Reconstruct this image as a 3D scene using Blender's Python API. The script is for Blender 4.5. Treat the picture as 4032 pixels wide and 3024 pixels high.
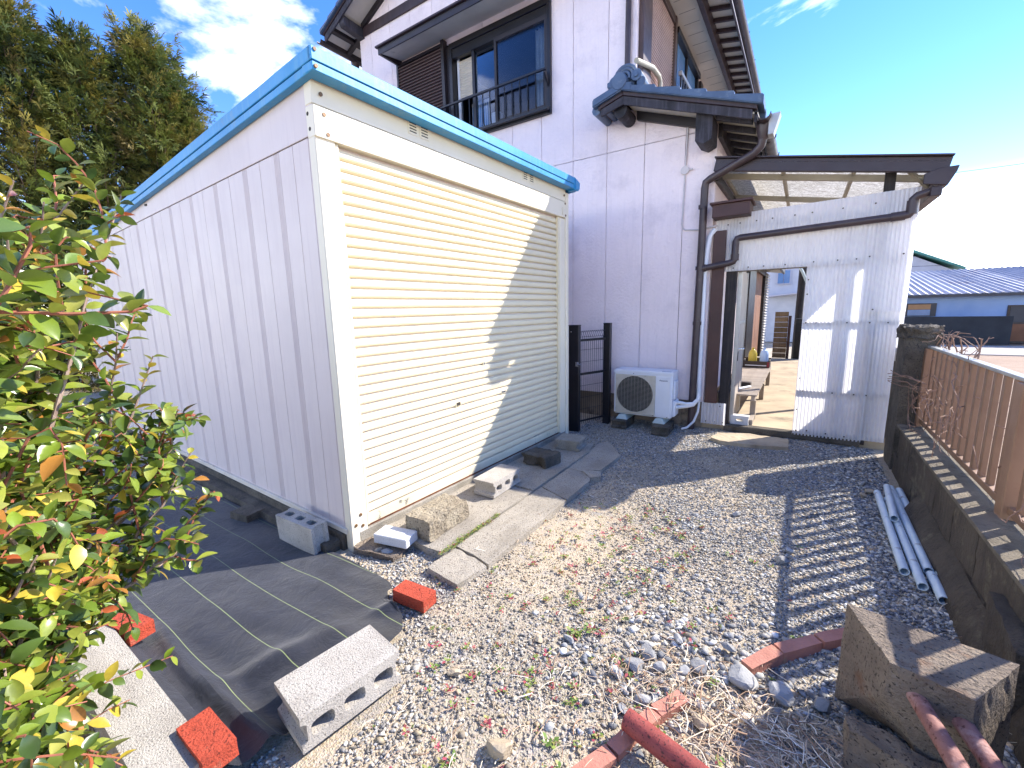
import bpy, bmesh, math, random
import numpy as np
from mathutils import Vector, Matrix, Quaternion

random.seed(11)
RNG = np.random.default_rng(11)
for o in list(bpy.data.objects):
    bpy.data.objects.remove(o)
scene = bpy.context.scene
COL = scene.collection
rad = math.radians

# ------------------------------------------------------------------ camera
cam_data = bpy.data.cameras.new('camera')
cam = bpy.data.objects.new('camera', cam_data)
COL.objects.link(cam)
scene.camera = cam
cam_data.sensor_width = 36.0
cam_data.lens = 14.992
cam_data.clip_start = 0.02
cam_data.clip_end = 3000.0
PITCH, ROLL, YAW = 0.170546, -0.022772, -0.596353


def cam_axes(p, r, y):
    B = np.array([[1, 0, 0], [0, 0, -1], [0, 1, 0.]])
    cy, sy = math.cos(y), math.sin(y)
    cp, sp = math.cos(p), math.sin(p)
    cr, sr = math.cos(r), math.sin(r)
    Rz = np.array([[cy, -sy, 0], [sy, cy, 0], [0, 0, 1]])
    Rx = np.array([[1, 0, 0], [0, cp, -sp], [0, sp, cp]])
    Rr = np.array([[cr, -sr, 0], [sr, cr, 0], [0, 0, 1]])
    return Rr @ Rx @ B @ Rz


_M = cam_axes(PITCH, ROLL, YAW)
_m = Matrix.Identity(4)
for i in range(3):
    _m[i][0] = _M[0][i]
    _m[i][1] = -_M[1][i]
    _m[i][2] = -_M[2][i]
_m[0][3], _m[1][3], _m[2][3] = 0.0, 0.0, 1.5
cam.matrix_world = _m

# ------------------------------------------------------------------ sky
SUN_EL = rad(38.6)
SUN_AZ = rad(40.5)          # clockwise from +Y
SUN_DIR = Vector((math.sin(SUN_AZ) * math.cos(SUN_EL), math.cos(SUN_AZ) * math.cos(SUN_EL), math.sin(SUN_EL)))
world = bpy.data.worlds.new('World')
scene.world = world
world.use_nodes = True
wn, wl = world.node_tree.nodes, world.node_tree.links
wn.clear()
w_out = wn.new('ShaderNodeOutputWorld')
w_bg = wn.new('ShaderNodeBackground')
w_bg.inputs['Strength'].default_value = 0.15
w_sky = wn.new('ShaderNodeTexSky')
w_sky.sky_type = 'NISHITA'
w_sky.sun_disc = False
w_sky.sun_elevation = SUN_EL
w_sky.sun_rotation = SUN_AZ
w_sky.air_density = 1.0
w_sky.dust_density = 0.0
w_sky.ozone_density = 1.4
w_tc = wn.new('ShaderNodeTexCoord')
w_sep = wn.new('ShaderNodeSeparateXYZ')
wl.new(w_tc.outputs['Generated'], w_sep.inputs[0])


def wmath(op, a, b=None, c=None):
    n = wn.new('ShaderNodeMath')
    n.operation = op
    for i, v in enumerate((a, b, c)):
        if v is None:
            continue
        if isinstance(v, (int, float)):
            n.inputs[i].default_value = v
        else:
            wl.new(v, n.inputs[i])
    return n.outputs[0]


# cloud layer: direction projected on a plane above the place
w_den = wmath('ADD', wmath('MAXIMUM', w_sep.outputs[2], 0.0), 0.16)
w_u = wmath('DIVIDE', w_sep.outputs[0], w_den)
w_v = wmath('DIVIDE', w_sep.outputs[1], w_den)
w_cmb = wn.new('ShaderNodeCombineXYZ')
wl.new(w_u, w_cmb.inputs[0])
wl.new(w_v, w_cmb.inputs[1])
w_cmb.inputs[2].default_value = 15.8
w_n1 = wn.new('ShaderNodeTexNoise')
w_n1.inputs['Scale'].default_value = 0.85
w_n1.inputs['Detail'].default_value = 9.0
w_n1.inputs['Roughness'].default_value = 0.58
w_n1.inputs['Distortion'].default_value = 0.35
wl.new(w_cmb.outputs[0], w_n1.inputs['Vector'])
w_ramp = wn.new('ShaderNodeValToRGB')
w_ramp.color_ramp.elements[0].position = 0.56
w_ramp.color_ramp.elements[0].color = (0, 0, 0, 1)
w_ramp.color_ramp.elements[1].position = 0.71
w_ramp.color_ramp.elements[1].color = (1, 1, 1, 1)
wl.new(w_n1.outputs['Fac'], w_ramp.inputs[0])
# more cloud near the horizon
w_hor = wn.new('ShaderNodeMapRange')
w_hor.inputs['From Min'].default_value = 0.02
w_hor.inputs['From Max'].default_value = 0.20
w_hor.inputs['To Min'].default_value = 0.75
w_hor.inputs['To Max'].default_value = 0.0
wl.new(w_sep.outputs[2], w_hor.inputs['Value'])
w_fac = wmath('MINIMUM', wmath('ADD', wmath('MULTIPLY', w_ramp.outputs[0], 0.9), wmath('MULTIPLY', w_hor.outputs[0], 0.75)), 0.95)
w_hsv = wn.new('ShaderNodeHueSaturation')
w_hsv.inputs['Hue'].default_value = 0.518
w_hsv.inputs['Saturation'].default_value = 1.36
w_hsv.inputs['Value'].default_value = 0.56
wl.new(w_sky.outputs[0], w_hsv.inputs['Color'])
w_mix = wn.new('ShaderNodeMix')
w_mix.data_type = 'RGBA'
wl.new(w_fac, w_mix.inputs['Factor'])
wl.new(w_hsv.outputs[0], w_mix.inputs['A'])
w_mix.inputs['B'].default_value = (9.6, 9.1, 8.9, 1)
wl.new(w_mix.outputs['Result'], w_bg.inputs['Color'])
wl.new(w_bg.outputs[0], w_out.inputs['Surface'])

# ------------------------------------------------------------------ sun
sun_data = bpy.data.lights.new('sun', 'SUN')
sun_data.energy = 2.15
sun_data.angle = rad(0.53)
sun_data.color = (1.0, 0.93, 0.84)
sun = bpy.data.objects.new('sun', sun_data)
COL.objects.link(sun)
sun.rotation_euler = SUN_DIR.to_track_quat('Z', 'Y').to_euler()
sun.location = SUN_DIR * 40

scene.view_settings.view_transform = 'Standard'
scene.view_settings.look = 'None'
scene.view_settings.exposure = 2.30
scene.view_settings.gamma = 1.0
scene.view_settings.use_curve_mapping = False


# ------------------------------------------------------------------ materials
def hexc(h):
    h = h.lstrip('#')
    out = []
    for i in (0, 2, 4):
        c = int(h[i:i + 2], 16) / 255.0
        out.append(c / 12.92 if c <= 0.04045 else ((c + 0.055) / 1.055) ** 2.4)
    return (out[0], out[1], out[2], 1.0)


class Nodes:
    def __init__(s, name):
        s.m = bpy.data.materials.new(name)
        s.m.use_nodes = True
        s.t = s.m.node_tree
        s.n, s.l = s.t.nodes, s.t.links
        s.n.clear()
        s.out = s.n.new('ShaderNodeOutputMaterial')
        s.b = s.n.new('ShaderNodeBsdfPrincipled')
        s.l.new(s.b.outputs[0], s.out.inputs['Surface'])
        s.tc = s.n.new('ShaderNodeTexCoord')

    def link(s, a, b):
        s.l.new(a, b)

    def noise(s, scale, detail=5.0, rough=0.6, vec=None, dist=0.0):
        n = s.n.new('ShaderNodeTexNoise')
        n.inputs['Scale'].default_value = scale
        n.inputs['Detail'].default_value = detail
        n.inputs['Roughness'].default_value = rough
        n.inputs['Distortion'].default_value = dist
        s.l.new(vec if vec is not None else s.tc.outputs['Object'], n.inputs['Vector'])
        return n.outputs['Fac']

    def ramp(s, fac, a, b, ca=(0, 0, 0, 1), cb=(1, 1, 1, 1)):
        r = s.n.new('ShaderNodeValToRGB')
        r.color_ramp.elements[0].position = a
        r.color_ramp.elements[1].position = b
        r.color_ramp.elements[0].color = ca
        r.color_ramp.elements[1].color = cb
        s.l.new(fac, r.inputs[0])
        return r.outputs[0]

    def mix(s, fac, a, b, mode='MIX'):
        m = s.n.new('ShaderNodeMix')
        m.data_type = 'RGBA'
        m.blend_type = mode
        for key, v in (('Factor', fac), ('A', a), ('B', b)):
            if isinstance(v, (int, float)):
                m.inputs[key].default_value = v
            elif isinstance(v, tuple):
                m.inputs[key].default_value = v
            else:
                s.l.new(v, m.inputs[key])
        return m.outputs['Result']

    def math(s, op, a, b=None):
        n = s.n.new('ShaderNodeMath')
        n.operation = op
        for i, v in enumerate((a, b)):
            if v is None:
                continue
            if isinstance(v, (int, float)):
                n.inputs[i].default_value = v
            else:
                s.l.new(v, n.inputs[i])
        return n.outputs[0]

    def bump(s, h, strength, dist=0.01, prev=None):
        b = s.n.new('ShaderNodeBump')
        b.inputs['Strength'].default_value = strength
        b.inputs['Distance'].default_value = dist
        s.l.new(h, b.inputs['Height'])
        if prev is not None:
            s.l.new(prev, b.inputs['Normal'])
        return b.outputs['Normal']

    def stretch(s, sx, sy, sz):
        mp = s.n.new('ShaderNodeMapping')
        mp.inputs['Scale'].default_value = (sx, sy, sz)
        s.l.new(s.tc.outputs['Object'], mp.inputs['Vector'])
        return mp.outputs[0]


MATS = {}


def pm(name, c1, c2=None, scale=4.0, rough=0.6, bump=0.0, bscale=80.0, bdist=0.01, metal=0.0,
       dirt=None, dscale=3.0, dlo=0.55, dhi=0.7, speck=None, sscale=220.0, slo=0.58, shi=0.66,
       rnd=0.0, spec=0.5, streak=None, transl=0.0, tcol=None, rvar=0.15):
    k = Nodes(name)
    a = hexc(c1)
    b = hexc(c2) if c2 else a
    col = k.mix(k.ramp(k.noise(scale), 0.35, 0.65), a, b)
    if speck:
        col = k.mix(k.ramp(k.noise(sscale, 2.0), slo, shi), col, hexc(speck))
    if streak:
        st = k.noise(1.0, 4.0, 0.7, k.stretch(26, 26, 1.4))
        col = k.mix(k.math('MULTIPLY', k.ramp(st, 0.5, 0.72), 0.6), col, hexc(streak))
    if dirt:
        col = k.mix(k.ramp(k.noise(dscale, 8.0, 0.7), dlo, dhi), col, hexc(dirt))
    if rnd:
        oi = k.n.new('ShaderNodeObjectInfo')
        mr = k.n.new('ShaderNodeMapRange')
        mr.inputs['To Min'].default_value = 1.0 - rnd
        mr.inputs['To Max'].default_value = 1.0 + rnd
        k.link(oi.outputs['Random'], mr.inputs['Value'])
        col = k.mix(1.0, col, k.mix(mr.outputs[0], (0, 0, 0, 1), (1, 1, 1, 1)), 'MULTIPLY') if False else k.mix(1.0, col, _grey(k, mr.outputs[0]), 'MULTIPLY')
    k.link(col, k.b.inputs['Base Color'])
    rr = k.n.new('ShaderNodeMapRange')
    rr.inputs['To Min'].default_value = max(0.03, rough - rvar)
    rr.inputs['To Max'].default_value = min(1.0, rough + rvar)
    k.link(k.noise(scale * 2.3), rr.inputs['Value'])
    k.link(rr.outputs[0], k.b.inputs['Roughness'])
    k.b.inputs['Metallic'].default_value = metal
    k.b.inputs['Specular IOR Level'].default_value = spec
    if bump:
        k.link(k.bump(k.noise(bscale, 6.0), bump, bdist), k.b.inputs['Normal'])
    if transl:
        t = k.n.new('ShaderNodeBsdfTranslucent')
        if tcol:
            t.inputs['Color'].default_value = hexc(tcol)
        else:
            k.link(col, t.inputs['Color'])
        ms = k.n.new('ShaderNodeMixShader')
        ms.inputs[0].default_value = transl
        k.link(k.b.outputs[0], ms.inputs[1])
        k.link(t.outputs[0], ms.inputs[2])
        k.link(ms.outputs[0], k.out.inputs['Surface'])
    MATS[name] = k.m
    return k.m


def _grey(k, v):
    c = k.n.new('ShaderNodeCombineColor')
    for i in range(3):
        k.link(v, c.inputs[i])
    return c.outputs[0]


pm('siding_paint', '#efe1e1', '#e7d9da', 1.2, 0.75, 0.7, 30.0, 0.02, dirt='#cdbfc2', dscale=1.6, dlo=0.52, dhi=0.8, streak='#e3d6d7', rnd=0.02)
pm('joint_dark', '#5a5658', '#3c3a3d', 3, 0.9)
pm('foundation', '#9a8a78', '#80725f', 2.5, 0.9, 0.4, 60, 0.01, dirt='#4d463c', dscale=4)
pm('soffit_white', '#cfc7b6', '#beb6a6', 1.5, 0.8, dirt='#8e8878', dscale=5, dlo=0.62, dhi=0.85)
pm('dark_trim', '#1f1a1e', '#292226', 3, 0.45, 0.05, 40)
pm('brown_trim', '#3a2b2e', '#2f2326', 3, 0.5, 0.08, 50, streak='#4d3c3c')
pm('weathered_board', '#1d1c20', '#3c3942', 5, 0.75, 0.3, 60, 0.01, streak='#5a5661')
pm('roof_tile', '#4d6079', '#3f4f66', 5, 0.38, 0.25, 40, 0.006, dirt='#78838c', dscale=6, dlo=0.55, dhi=0.75, rnd=0.10)
pm('gutter_metal', '#392e31', '#463a3b', 4, 0.42, 0.06, 60, dirt='#5d5053', dscale=8, dlo=0.6, dhi=0.8)
pm('shutter_slat_brown', '#553f40', '#483536', 3, 0.5, rnd=0.05)
pm('louver_tan', '#b39a92', '#a58c86', 3, 0.5, rnd=0.04)
pm('window_frame', '#121014', '#19161a', 3, 0.35)
pm('curtain', '#c7cfc9', '#aab6b4', 6, 0.9, transl=0.3)
pm('blind', '#d8cfbe', '#c9c0b0', 4, 0.8, transl=0.2)
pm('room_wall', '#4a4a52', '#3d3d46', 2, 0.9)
pm('wardrobe', '#c9ccd0', '#b9bdc4', 2, 0.6)
pm('conduit_paint', '#cdc6c6', '#c0b9ba', 4, 0.6)
pm('conduit_white', '#e4e6ea', '#d3d6dc', 4, 0.5)

pm('shed_paint', '#d8cac3', '#d0c2bc', 1.4, 0.5, 0.04, 25, 0.01, dirt='#bfaea4', dscale=2.2, dlo=0.63, dhi=0.85, streak='#c9bab6')
pm('shed_paint_cream', '#e6dcc4', '#dfd5bb', 2.0, 0.48, 0.05, 14, 0.01, dirt='#c2b192', dscale=3.2, dlo=0.66, dhi=0.86)
pm('shutter_paint', '#e2d6b6', '#dbceac', 1.5, 0.45, dirt='#c3b58c', dscale=4.0, dlo=0.66, dhi=0.88, rnd=0.03)
pm('bottom_bar_paint', '#e0d6ba', '#d4c9ab', 4, 0.55, 0.15, 40, 0.005, dirt='#7d7a70', dscale=9.0, dlo=0.60, dhi=0.66)
pm('rust', '#7a4a2a', '#56331f', 14, 0.85, 0.4, 90)
pm('base_rail_paint', '#d9d0bf', '#cbc0ac', 4, 0.6, dirt='#7a4d2e', dscale=14, dlo=0.58, dhi=0.72)
pm('roof_blue', '#2f90c4', '#2884b8', 2.5, 0.42, 0.05, 30, dirt='#6a8a98', dscale=7, dlo=0.58, dhi=0.8, streak='#5d9db8')
pm('vent_dark', '#3a342c', None, 4, 0.8)
pm('bolt', '#8a6a48', '#5d4733', 20, 0.5, metal=0.4)
pm('chrome', '#b8bcc2', '#a0a4aa', 10, 0.25, metal=0.9)

pm('concrete_grey', '#a8a194', '#8d8779', 5, 0.92, 0.9, 130, 0.012, speck='#5f5b54', sscale=170, dirt='#6a6355', dscale=3, dlo=0.6, dhi=0.85)
pm('concrete_light', '#bdb7ac', '#a8a196', 6, 0.92, 0.8, 160, 0.01, speck='#6d6860', sscale=170)
pm('concrete_pale', '#cfcfcd', '#c4c4c4', 6, 0.85, 0.15, 120, 0.006, speck='#a2a2a2', sscale=200)
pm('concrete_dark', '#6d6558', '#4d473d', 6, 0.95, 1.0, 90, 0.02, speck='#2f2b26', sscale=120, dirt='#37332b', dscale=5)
pm('concrete_weathered', '#b3a78f', '#998c76', 5, 0.95, 1.0, 70, 0.03, speck='#5d5344', sscale=60, dirt='#6a5f4d', dscale=8, dlo=0.56, dhi=0.7)
pm('concrete_brown', '#968774', '#74675a', 7, 0.95, 1.0, 75, 0.03, speck='#453d33', sscale=85, dirt='#7d5a40', dscale=6, dlo=0.58, dhi=0.74)
pm('slab_concrete', '#b0a797', '#9c9486', 3, 0.95, 0.9, 150, 0.012, speck='#5d564c', sscale=105, dirt='#857c6c', dscale=2.2, dlo=0.55, dhi=0.8)
pm('block_wall_concrete', '#665b4c', '#4b4338', 3, 0.95, 1.0, 70, 0.03, dirt='#82775f', dscale=7, dlo=0.56, dhi=0.7, streak='#38322a')
pm('wall_cap_concrete', '#857b6a', '#665e4f', 4, 0.95, 0.9, 80, 0.02, dirt='#40392e', dscale=6)
pm('brick_red', '#bb4a30', '#9c3c26', 9, 0.9, 0.9, 110, 0.01, speck='#6d2818', sscale=95, slo=0.58, shi=0.68, dirt='#a87a62', dscale=14, dlo=0.6, dhi=0.78)
pm('edging_terracotta', '#b9806e', '#a46d5b', 6, 0.9, 0.5, 90, 0.008, dirt='#9a8a6a', dscale=8, dlo=0.6, dhi=0.75, rnd=0.08)
pm('rust_red_paint', '#7d2f2a', '#94443c', 9, 0.7, 0.5, 120, 0.004, speck='#4a1a18', sscale=120)
pm('rusty_pole', '#94695e', '#7d5046', 10, 0.75, 0.5, 120, 0.004, speck='#5a2f24', sscale=60, dirt='#b8988e', dscale=12, dlo=0.5, dhi=0.7)
pm('vinyl_pipe', '#d3e0e6', '#c0d0d8', 6, 0.4, dirt='#6b5a44', dscale=9, dlo=0.62, dhi=0.72)
pm('stone_grey', '#8b8c8c', '#a5a39d', 9, 0.85, 0.6, 40, 0.01, dirt='#5d6064', dscale=12, rnd=0.25)
pm('stone_tan', '#b3a288', '#93866f', 9, 0.85, 0.6, 40, 0.01, dirt='#6d6452', dscale=12, rnd=0.15)

pm('gate_black', '#121217', '#1a1a20', 4, 0.4)
pm('fence_brown', '#8f6f56', '#80614a', 4, 0.5, dirt='#5b3c28', dscale=6, dlo=0.6, dhi=0.8, rnd=0.06)
pm('rail_grey', '#a8a9a4', '#979893', 4, 0.45, metal=0.3)
pm('vine_dry', '#9a7c68', '#7b5f50', 14, 0.85)
pm('ac_white', '#e3e5e8', '#dadce0', 3, 0.4, 0.02, 30)
pm('ac_grille_panel', '#cfc7b6', '#bdb5a4', 5, 0.55, dirt='#8c8370', dscale=10, dlo=0.6, dhi=0.8)
pm('ac_dark', '#1a1816', '#24211e', 6, 0.6)
pm('guard_grey', '#8a857c', '#7b766d', 6, 0.5)
pm('ac_foot', '#b9c6c0', '#a9b6b0', 6, 0.6)
pm('letter_navy', '#1d2a5a', None, 3, 0.5)
pm('pipe_lagging', '#e6e6e4', '#d4d6d8', 8, 0.6)
pm('timber_dark', '#2e2826', '#221f1f', 4, 0.8, 0.6, 40, 0.01, streak='#4a4340')
pm('timber_brown', '#4a2c26', '#3d2420', 3, 0.55, 0.1, 40)
pm('timber_tan', '#8f7454', '#77603f', 4, 0.8, 0.4, 50, streak='#5d4a33', rnd=0.1)
pm('batten', '#7c7468', '#6a6258', 4, 0.8)
pm('alu', '#b8b6b2', '#a6a4a0', 4, 0.4, metal=0.5)
pm('alu_bronze', '#5a4a46', '#4a3d3a', 4, 0.4)
pm('frame_khaki', '#aaa390', '#9a9380', 4, 0.5)
pm('canopy_beam', '#35282c', '#2d2226', 4, 0.45, 0.03, 30)
pm('bench_wood', '#a3978a', '#8c8072', 5, 0.8, 0.3, 60, rnd=0.12)
pm('veranda_concrete', '#b5a488', '#9f9078', 3, 0.9, 0.4, 90, 0.006, dirt='#7d705c', dscale=2.5)
pm('door_panel', '#b9aea2', '#a89d92', 3, 0.6)
pm('curtain_orange', '#7d5338', '#6a442c', 3, 0.7)
pm('bottle_clear', '#c6d8ee', '#a8c2e6', 6, 0.15, transl=0.4)
pm('bottle_yellow', '#d8c96a', '#c7b75a', 6, 0.15, transl=0.4)
pm('box_dark', '#4b4038', '#3a322c', 5, 0.7)
pm('label_red', '#7a2230', None, 5, 0.6)

pm('far_white_wall', '#b4b7c3', '#a8acb9', 2, 0.8)
pm('far_grey_wall', '#b9c0ca', '#aab2be', 2, 0.8)
pm('far_blue_wall', '#8ba6cf', '#7b98c6', 1.0, 0.75, dirt='#93a9cc', dscale=0.8, dlo=0.5, dhi=0.8)
pm('far_roof_metal', '#8b8f9c', '#747a8c', 2.5, 0.45, dirt='#6b5f66', dscale=1.2, dlo=0.55, dhi=0.72)
pm('far_black_wall', '#23272c', '#2d3238', 1.5, 0.85)
pm('far_roof_green', '#3f7a72', '#4d8a80', 2, 0.6)
pm('far_roof_grey', '#8f93a0', '#7f8390', 2, 0.6)
pm('far_dark', '#2a2c33', '#34363e', 2, 0.5)
pm('far_pane', '#5d83b0', '#4d729e', 2, 0.2)
pm('far_cardboard', '#b08a66', '#9c7a58', 3, 0.8)
pm('wire_black', '#35373c', None, 2, 0.6)
pm('hill_green', '#3f5a4a', '#4c6656', 0.05, 0.95)
pm('pale_concrete', '#a8a29a', '#98928a', 0.8, 0.9, 0.2, 30)
pm('bark', '#6f5a4a', '#54453a', 12, 0.9, 0.5, 60)
pm('bush_bark', '#9a8577', '#7b665a', 20, 0.8, 0.4, 80)
pm('twig_red', '#9a5a44', '#83503c', 20, 0.7)


def attr_mat(name, rough=0.85, transl=0.0, bump=0.0, bscale=60, spec=0.4, tint=0.25, nscale=40):
    k = Nodes(name)
    at = k.n.new('ShaderNodeAttribute')
    at.attribute_name = 'tone'
    nz = k.ramp(k.noise(nscale, 4.0), 0.3, 0.7, (1 - tint, 1 - tint, 1 - tint, 1), (1 + tint, 1 + tint, 1 + tint, 1))
    col = k.mix(1.0, at.outputs['Color'], nz, 'MULTIPLY')
    k.link(col, k.b.inputs['Base Color'])
    k.b.inputs['Roughness'].default_value = rough
    k.b.inputs['Specular IOR Level'].default_value = spec
    if bump:
        k.link(k.bump(k.noise(bscale, 5.0), bump, 0.005), k.b.inputs['Normal'])
    if transl:
        t = k.n.new('ShaderNodeBsdfTranslucent')
        k.link(col, t.inputs['Color'])
        ms = k.n.new('ShaderNodeMixShader')
        ms.inputs[0].default_value = transl
        k.link(k.b.outputs[0], ms.inputs[1])
        k.link(t.outputs[0], ms.inputs[2])
        k.link(ms.outputs[0], k.out.inputs['Surface'])
    MATS[name] = k.m
    return k.m


attr_mat('gravel_stone', 0.8, bump=0.4, bscale=190, tint=0.3, nscale=70)
attr_mat('leaf_glossy', 0.28, transl=0.28, spec=0.6, tint=0.12, nscale=60)
attr_mat('conifer_leaf', 0.7, transl=0.2, tint=0.2, nscale=3)
attr_mat('straw_dry', 0.8, tint=0.15)
attr_mat('weed_leaf', 0.6, transl=0.2, tint=0.15)


def ground_material():
    k = Nodes('ground_soil')
    n1 = k.noise(1.1, 5.0)
    n2 = k.noise(9.0, 6.0)
    n3 = k.noise(120.0, 3.0, 0.7)
    base = k.mix(k.ramp(n1, 0.38, 0.62), hexc('#94835f'), hexc('#b8a075'))
    base = k.mix(k.ramp(n2, 0.52, 0.7), base, hexc('#7d7568'))
    vor = k.n.new('ShaderNodeTexVoronoi')
    vor.inputs['Scale'].default_value = 130.0
    k.link(k.tc.outputs['Object'], vor.inputs['Vector'])
    sat = k.n.new('ShaderNodeHueSaturation')
    sat.inputs['Saturation'].default_value = 0.12
    sat.inputs['Value'].default_value = 0.75
    k.link(vor.outputs['Color'], sat.inputs['Color'])
    base = k.mix(0.30, base, sat.outputs[0], 'MIX')
    # far beyond the fence: dry grass lot
    sp = k.n.new('ShaderNodeSeparateXYZ')
    k.link(k.tc.outputs['Object'], sp.inputs[0])
    lot = k.ramp(sp.outputs[0], 0.95, 1.0)
    dry = k.mix(k.ramp(k.noise(0.9, 6.0), 0.35, 0.65), hexc('#9a826c'), hexc('#ab937c'))
    dry = k.mix(k.ramp(k.noise(14, 6.0), 0.55, 0.72), dry, hexc('#8b7a58'))
    col = k.mix(lot, base, dry)
    k.link(col, k.b.inputs['Base Color'])
    k.b.inputs['Roughness'].default_value = 0.95
    b1 = k.bump(n3, 0.8, 0.01)
    b2 = k.bump(vor.outputs['Distance'], 0.6, 0.006, b1)
    k.link(b2, k.b.inputs['Normal'])
    MATS['ground_soil'] = k.m


def sheet_material():
    k = Nodes('weed_sheet_fabric')
    sp = k.n.new('ShaderNodeSeparateXYZ')
    k.link(k.tc.outputs['Object'], sp.inputs[0])
    # woven tape yarns
    w1 = k.n.new('ShaderNodeTexWave')
    w1.inputs['Scale'].default_value = 95.0
    w1.bands_direction = 'X'
    k.link(k.tc.outputs['Object'], w1.inputs['Vector'])
    w2 = k.n.new('ShaderNodeTexWave')
    w2.inputs['Scale'].default_value = 95.0
    w2.bands_direction = 'Y'
    k.link(k.tc.outputs['Object'], w2.inputs['Vector'])
    weave = k.math('MULTIPLY', w1.outputs['Fac'], w2.outputs['Fac'])
    fab = k.mix(k.ramp(k.noise(7.0, 7.0, 0.7), 0.35, 0.7), hexc('#12141c'), hexc('#21242e'))
    fab = k.mix(k.ramp(k.noise(35.0, 5.0, 0.7), 0.6, 0.8), fab, hexc('#3c3d44'))
    y = k.math('SUBTRACT', sp.outputs[1], 0.583)
    fr = k.math('FRACT', k.math('ADD', k.math('DIVIDE', y, 0.206), 10.5))
    dist = k.math('MULTIPLY', k.math('ABSOLUTE', k.math('SUBTRACT', fr, 0.5)), 0.206)
    line = k.math('LESS_THAN', dist, 0.0017)
    col = k.mix(line, fab, hexc('#7f8d5a'))
    k.link(col, k.b.inputs['Base Color'])
    k.b.inputs['Roughness'].default_value = 0.5
    k.b.inputs['Sheen Weight'].default_value = 0.2
    k.link(k.bump(weave, 0.25, 0.002, k.bump(k.noise(9.0, 6.0, 0.65, None, 0.8), 0.3, 0.03)), k.b.inputs['Normal'])
    MATS['weed_sheet_fabric'] = k.m


def translucent_panel(name, c1, c2, transl, rough, bump, bscale, stretch=None, dirt=None, crackle=None):
    k = Nodes(name)
    col = k.mix(k.ramp(k.noise(2.0, 5.0), 0.35, 0.65), hexc(c1), hexc(c2))
    if dirt:
        st = k.noise(1.0, 5.0, 0.7, k.stretch(14, 14, 0.8))
        col = k.mix(k.ramp(st, 0.5, 0.8), col, hexc(dirt))
    if crackle:
        ck = k.noise(1.0, 3.0, 0.6, k.stretch(14, 48, 14), 1.2)
        ck = k.math('ABSOLUTE', k.math('SUBTRACT', ck, 0.5))
        col = k.mix(k.ramp(ck, 0.01, 0.09, (1, 1, 1, 1), (0, 0, 0, 1)), col, hexc(crackle))
    k.link(col, k.b.inputs['Base Color'])
    k.b.inputs['Roughness'].default_value = rough
    if bump:
        vec = k.stretch(*stretch) if stretch else None
        nb = k.bump(k.noise(bscale, 4.0, 0.6, vec, 0.6), bump, 0.01)
        k.link(nb, k.b.inputs['Normal'])
    t = k.n.new('ShaderNodeBsdfTranslucent')
    k.link(col, t.inputs['Color'])
    if bump:
        k.link(nb, t.inputs['Normal'])
    ms = k.n.new('ShaderNodeMixShader')
    ms.inputs[0].default_value = transl
    k.link(k.b.outputs[0], ms.inputs[1])
    k.link(t.outputs[0], ms.inputs[2])
    k.link(ms.outputs[0], k.out.inputs['Surface'])
    MATS[name] = k.m


def glass_material(name, tint=(0.8, 0.87, 0.95, 1), rough=0.02, ior=1.5):
    k = Nodes(name)
    tr = k.n.new('ShaderNodeBsdfTransparent')
    tr.inputs[0].default_value = tint
    gl = k.n.new('ShaderNodeBsdfGlossy')
    gl.inputs['Roughness'].default_value = rough
    gl.inputs['Color'].default_value = (0.95, 0.97, 1, 1)
    fr = k.n.new('ShaderNodeFresnel')
    fr.inputs['IOR'].default_value = ior
    ms = k.n.new('ShaderNodeMixShader')
    k.link(fr.outputs[0], ms.inputs[0])
    k.link(tr.outputs[0], ms.inputs[1])
    k.link(gl.outputs[0], ms.inputs[2])
    k.link(ms.outputs[0], k.out.inputs['Surface'])
    MATS[name] = k.m


ground_material()
sheet_material()
translucent_panel('corrugated_plastic', '#f4f3f4', '#eeeef1', 0.5, 0.3, 0.0, 20, dirt='#e2e3e6')
translucent_panel('embossed_plastic', '#cfccc4', '#c4c1b8', 0.60, 0.35, 1.0, 1.0, stretch=(9, 26, 9), crackle='#716b5f')
glass_material('window_glass', (0.86, 0.90, 0.95, 1), 0.02, 1.38)
glass_material('screen_glass', (0.74, 0.77, 0.83, 1), 0.12, 1.36)


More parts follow.
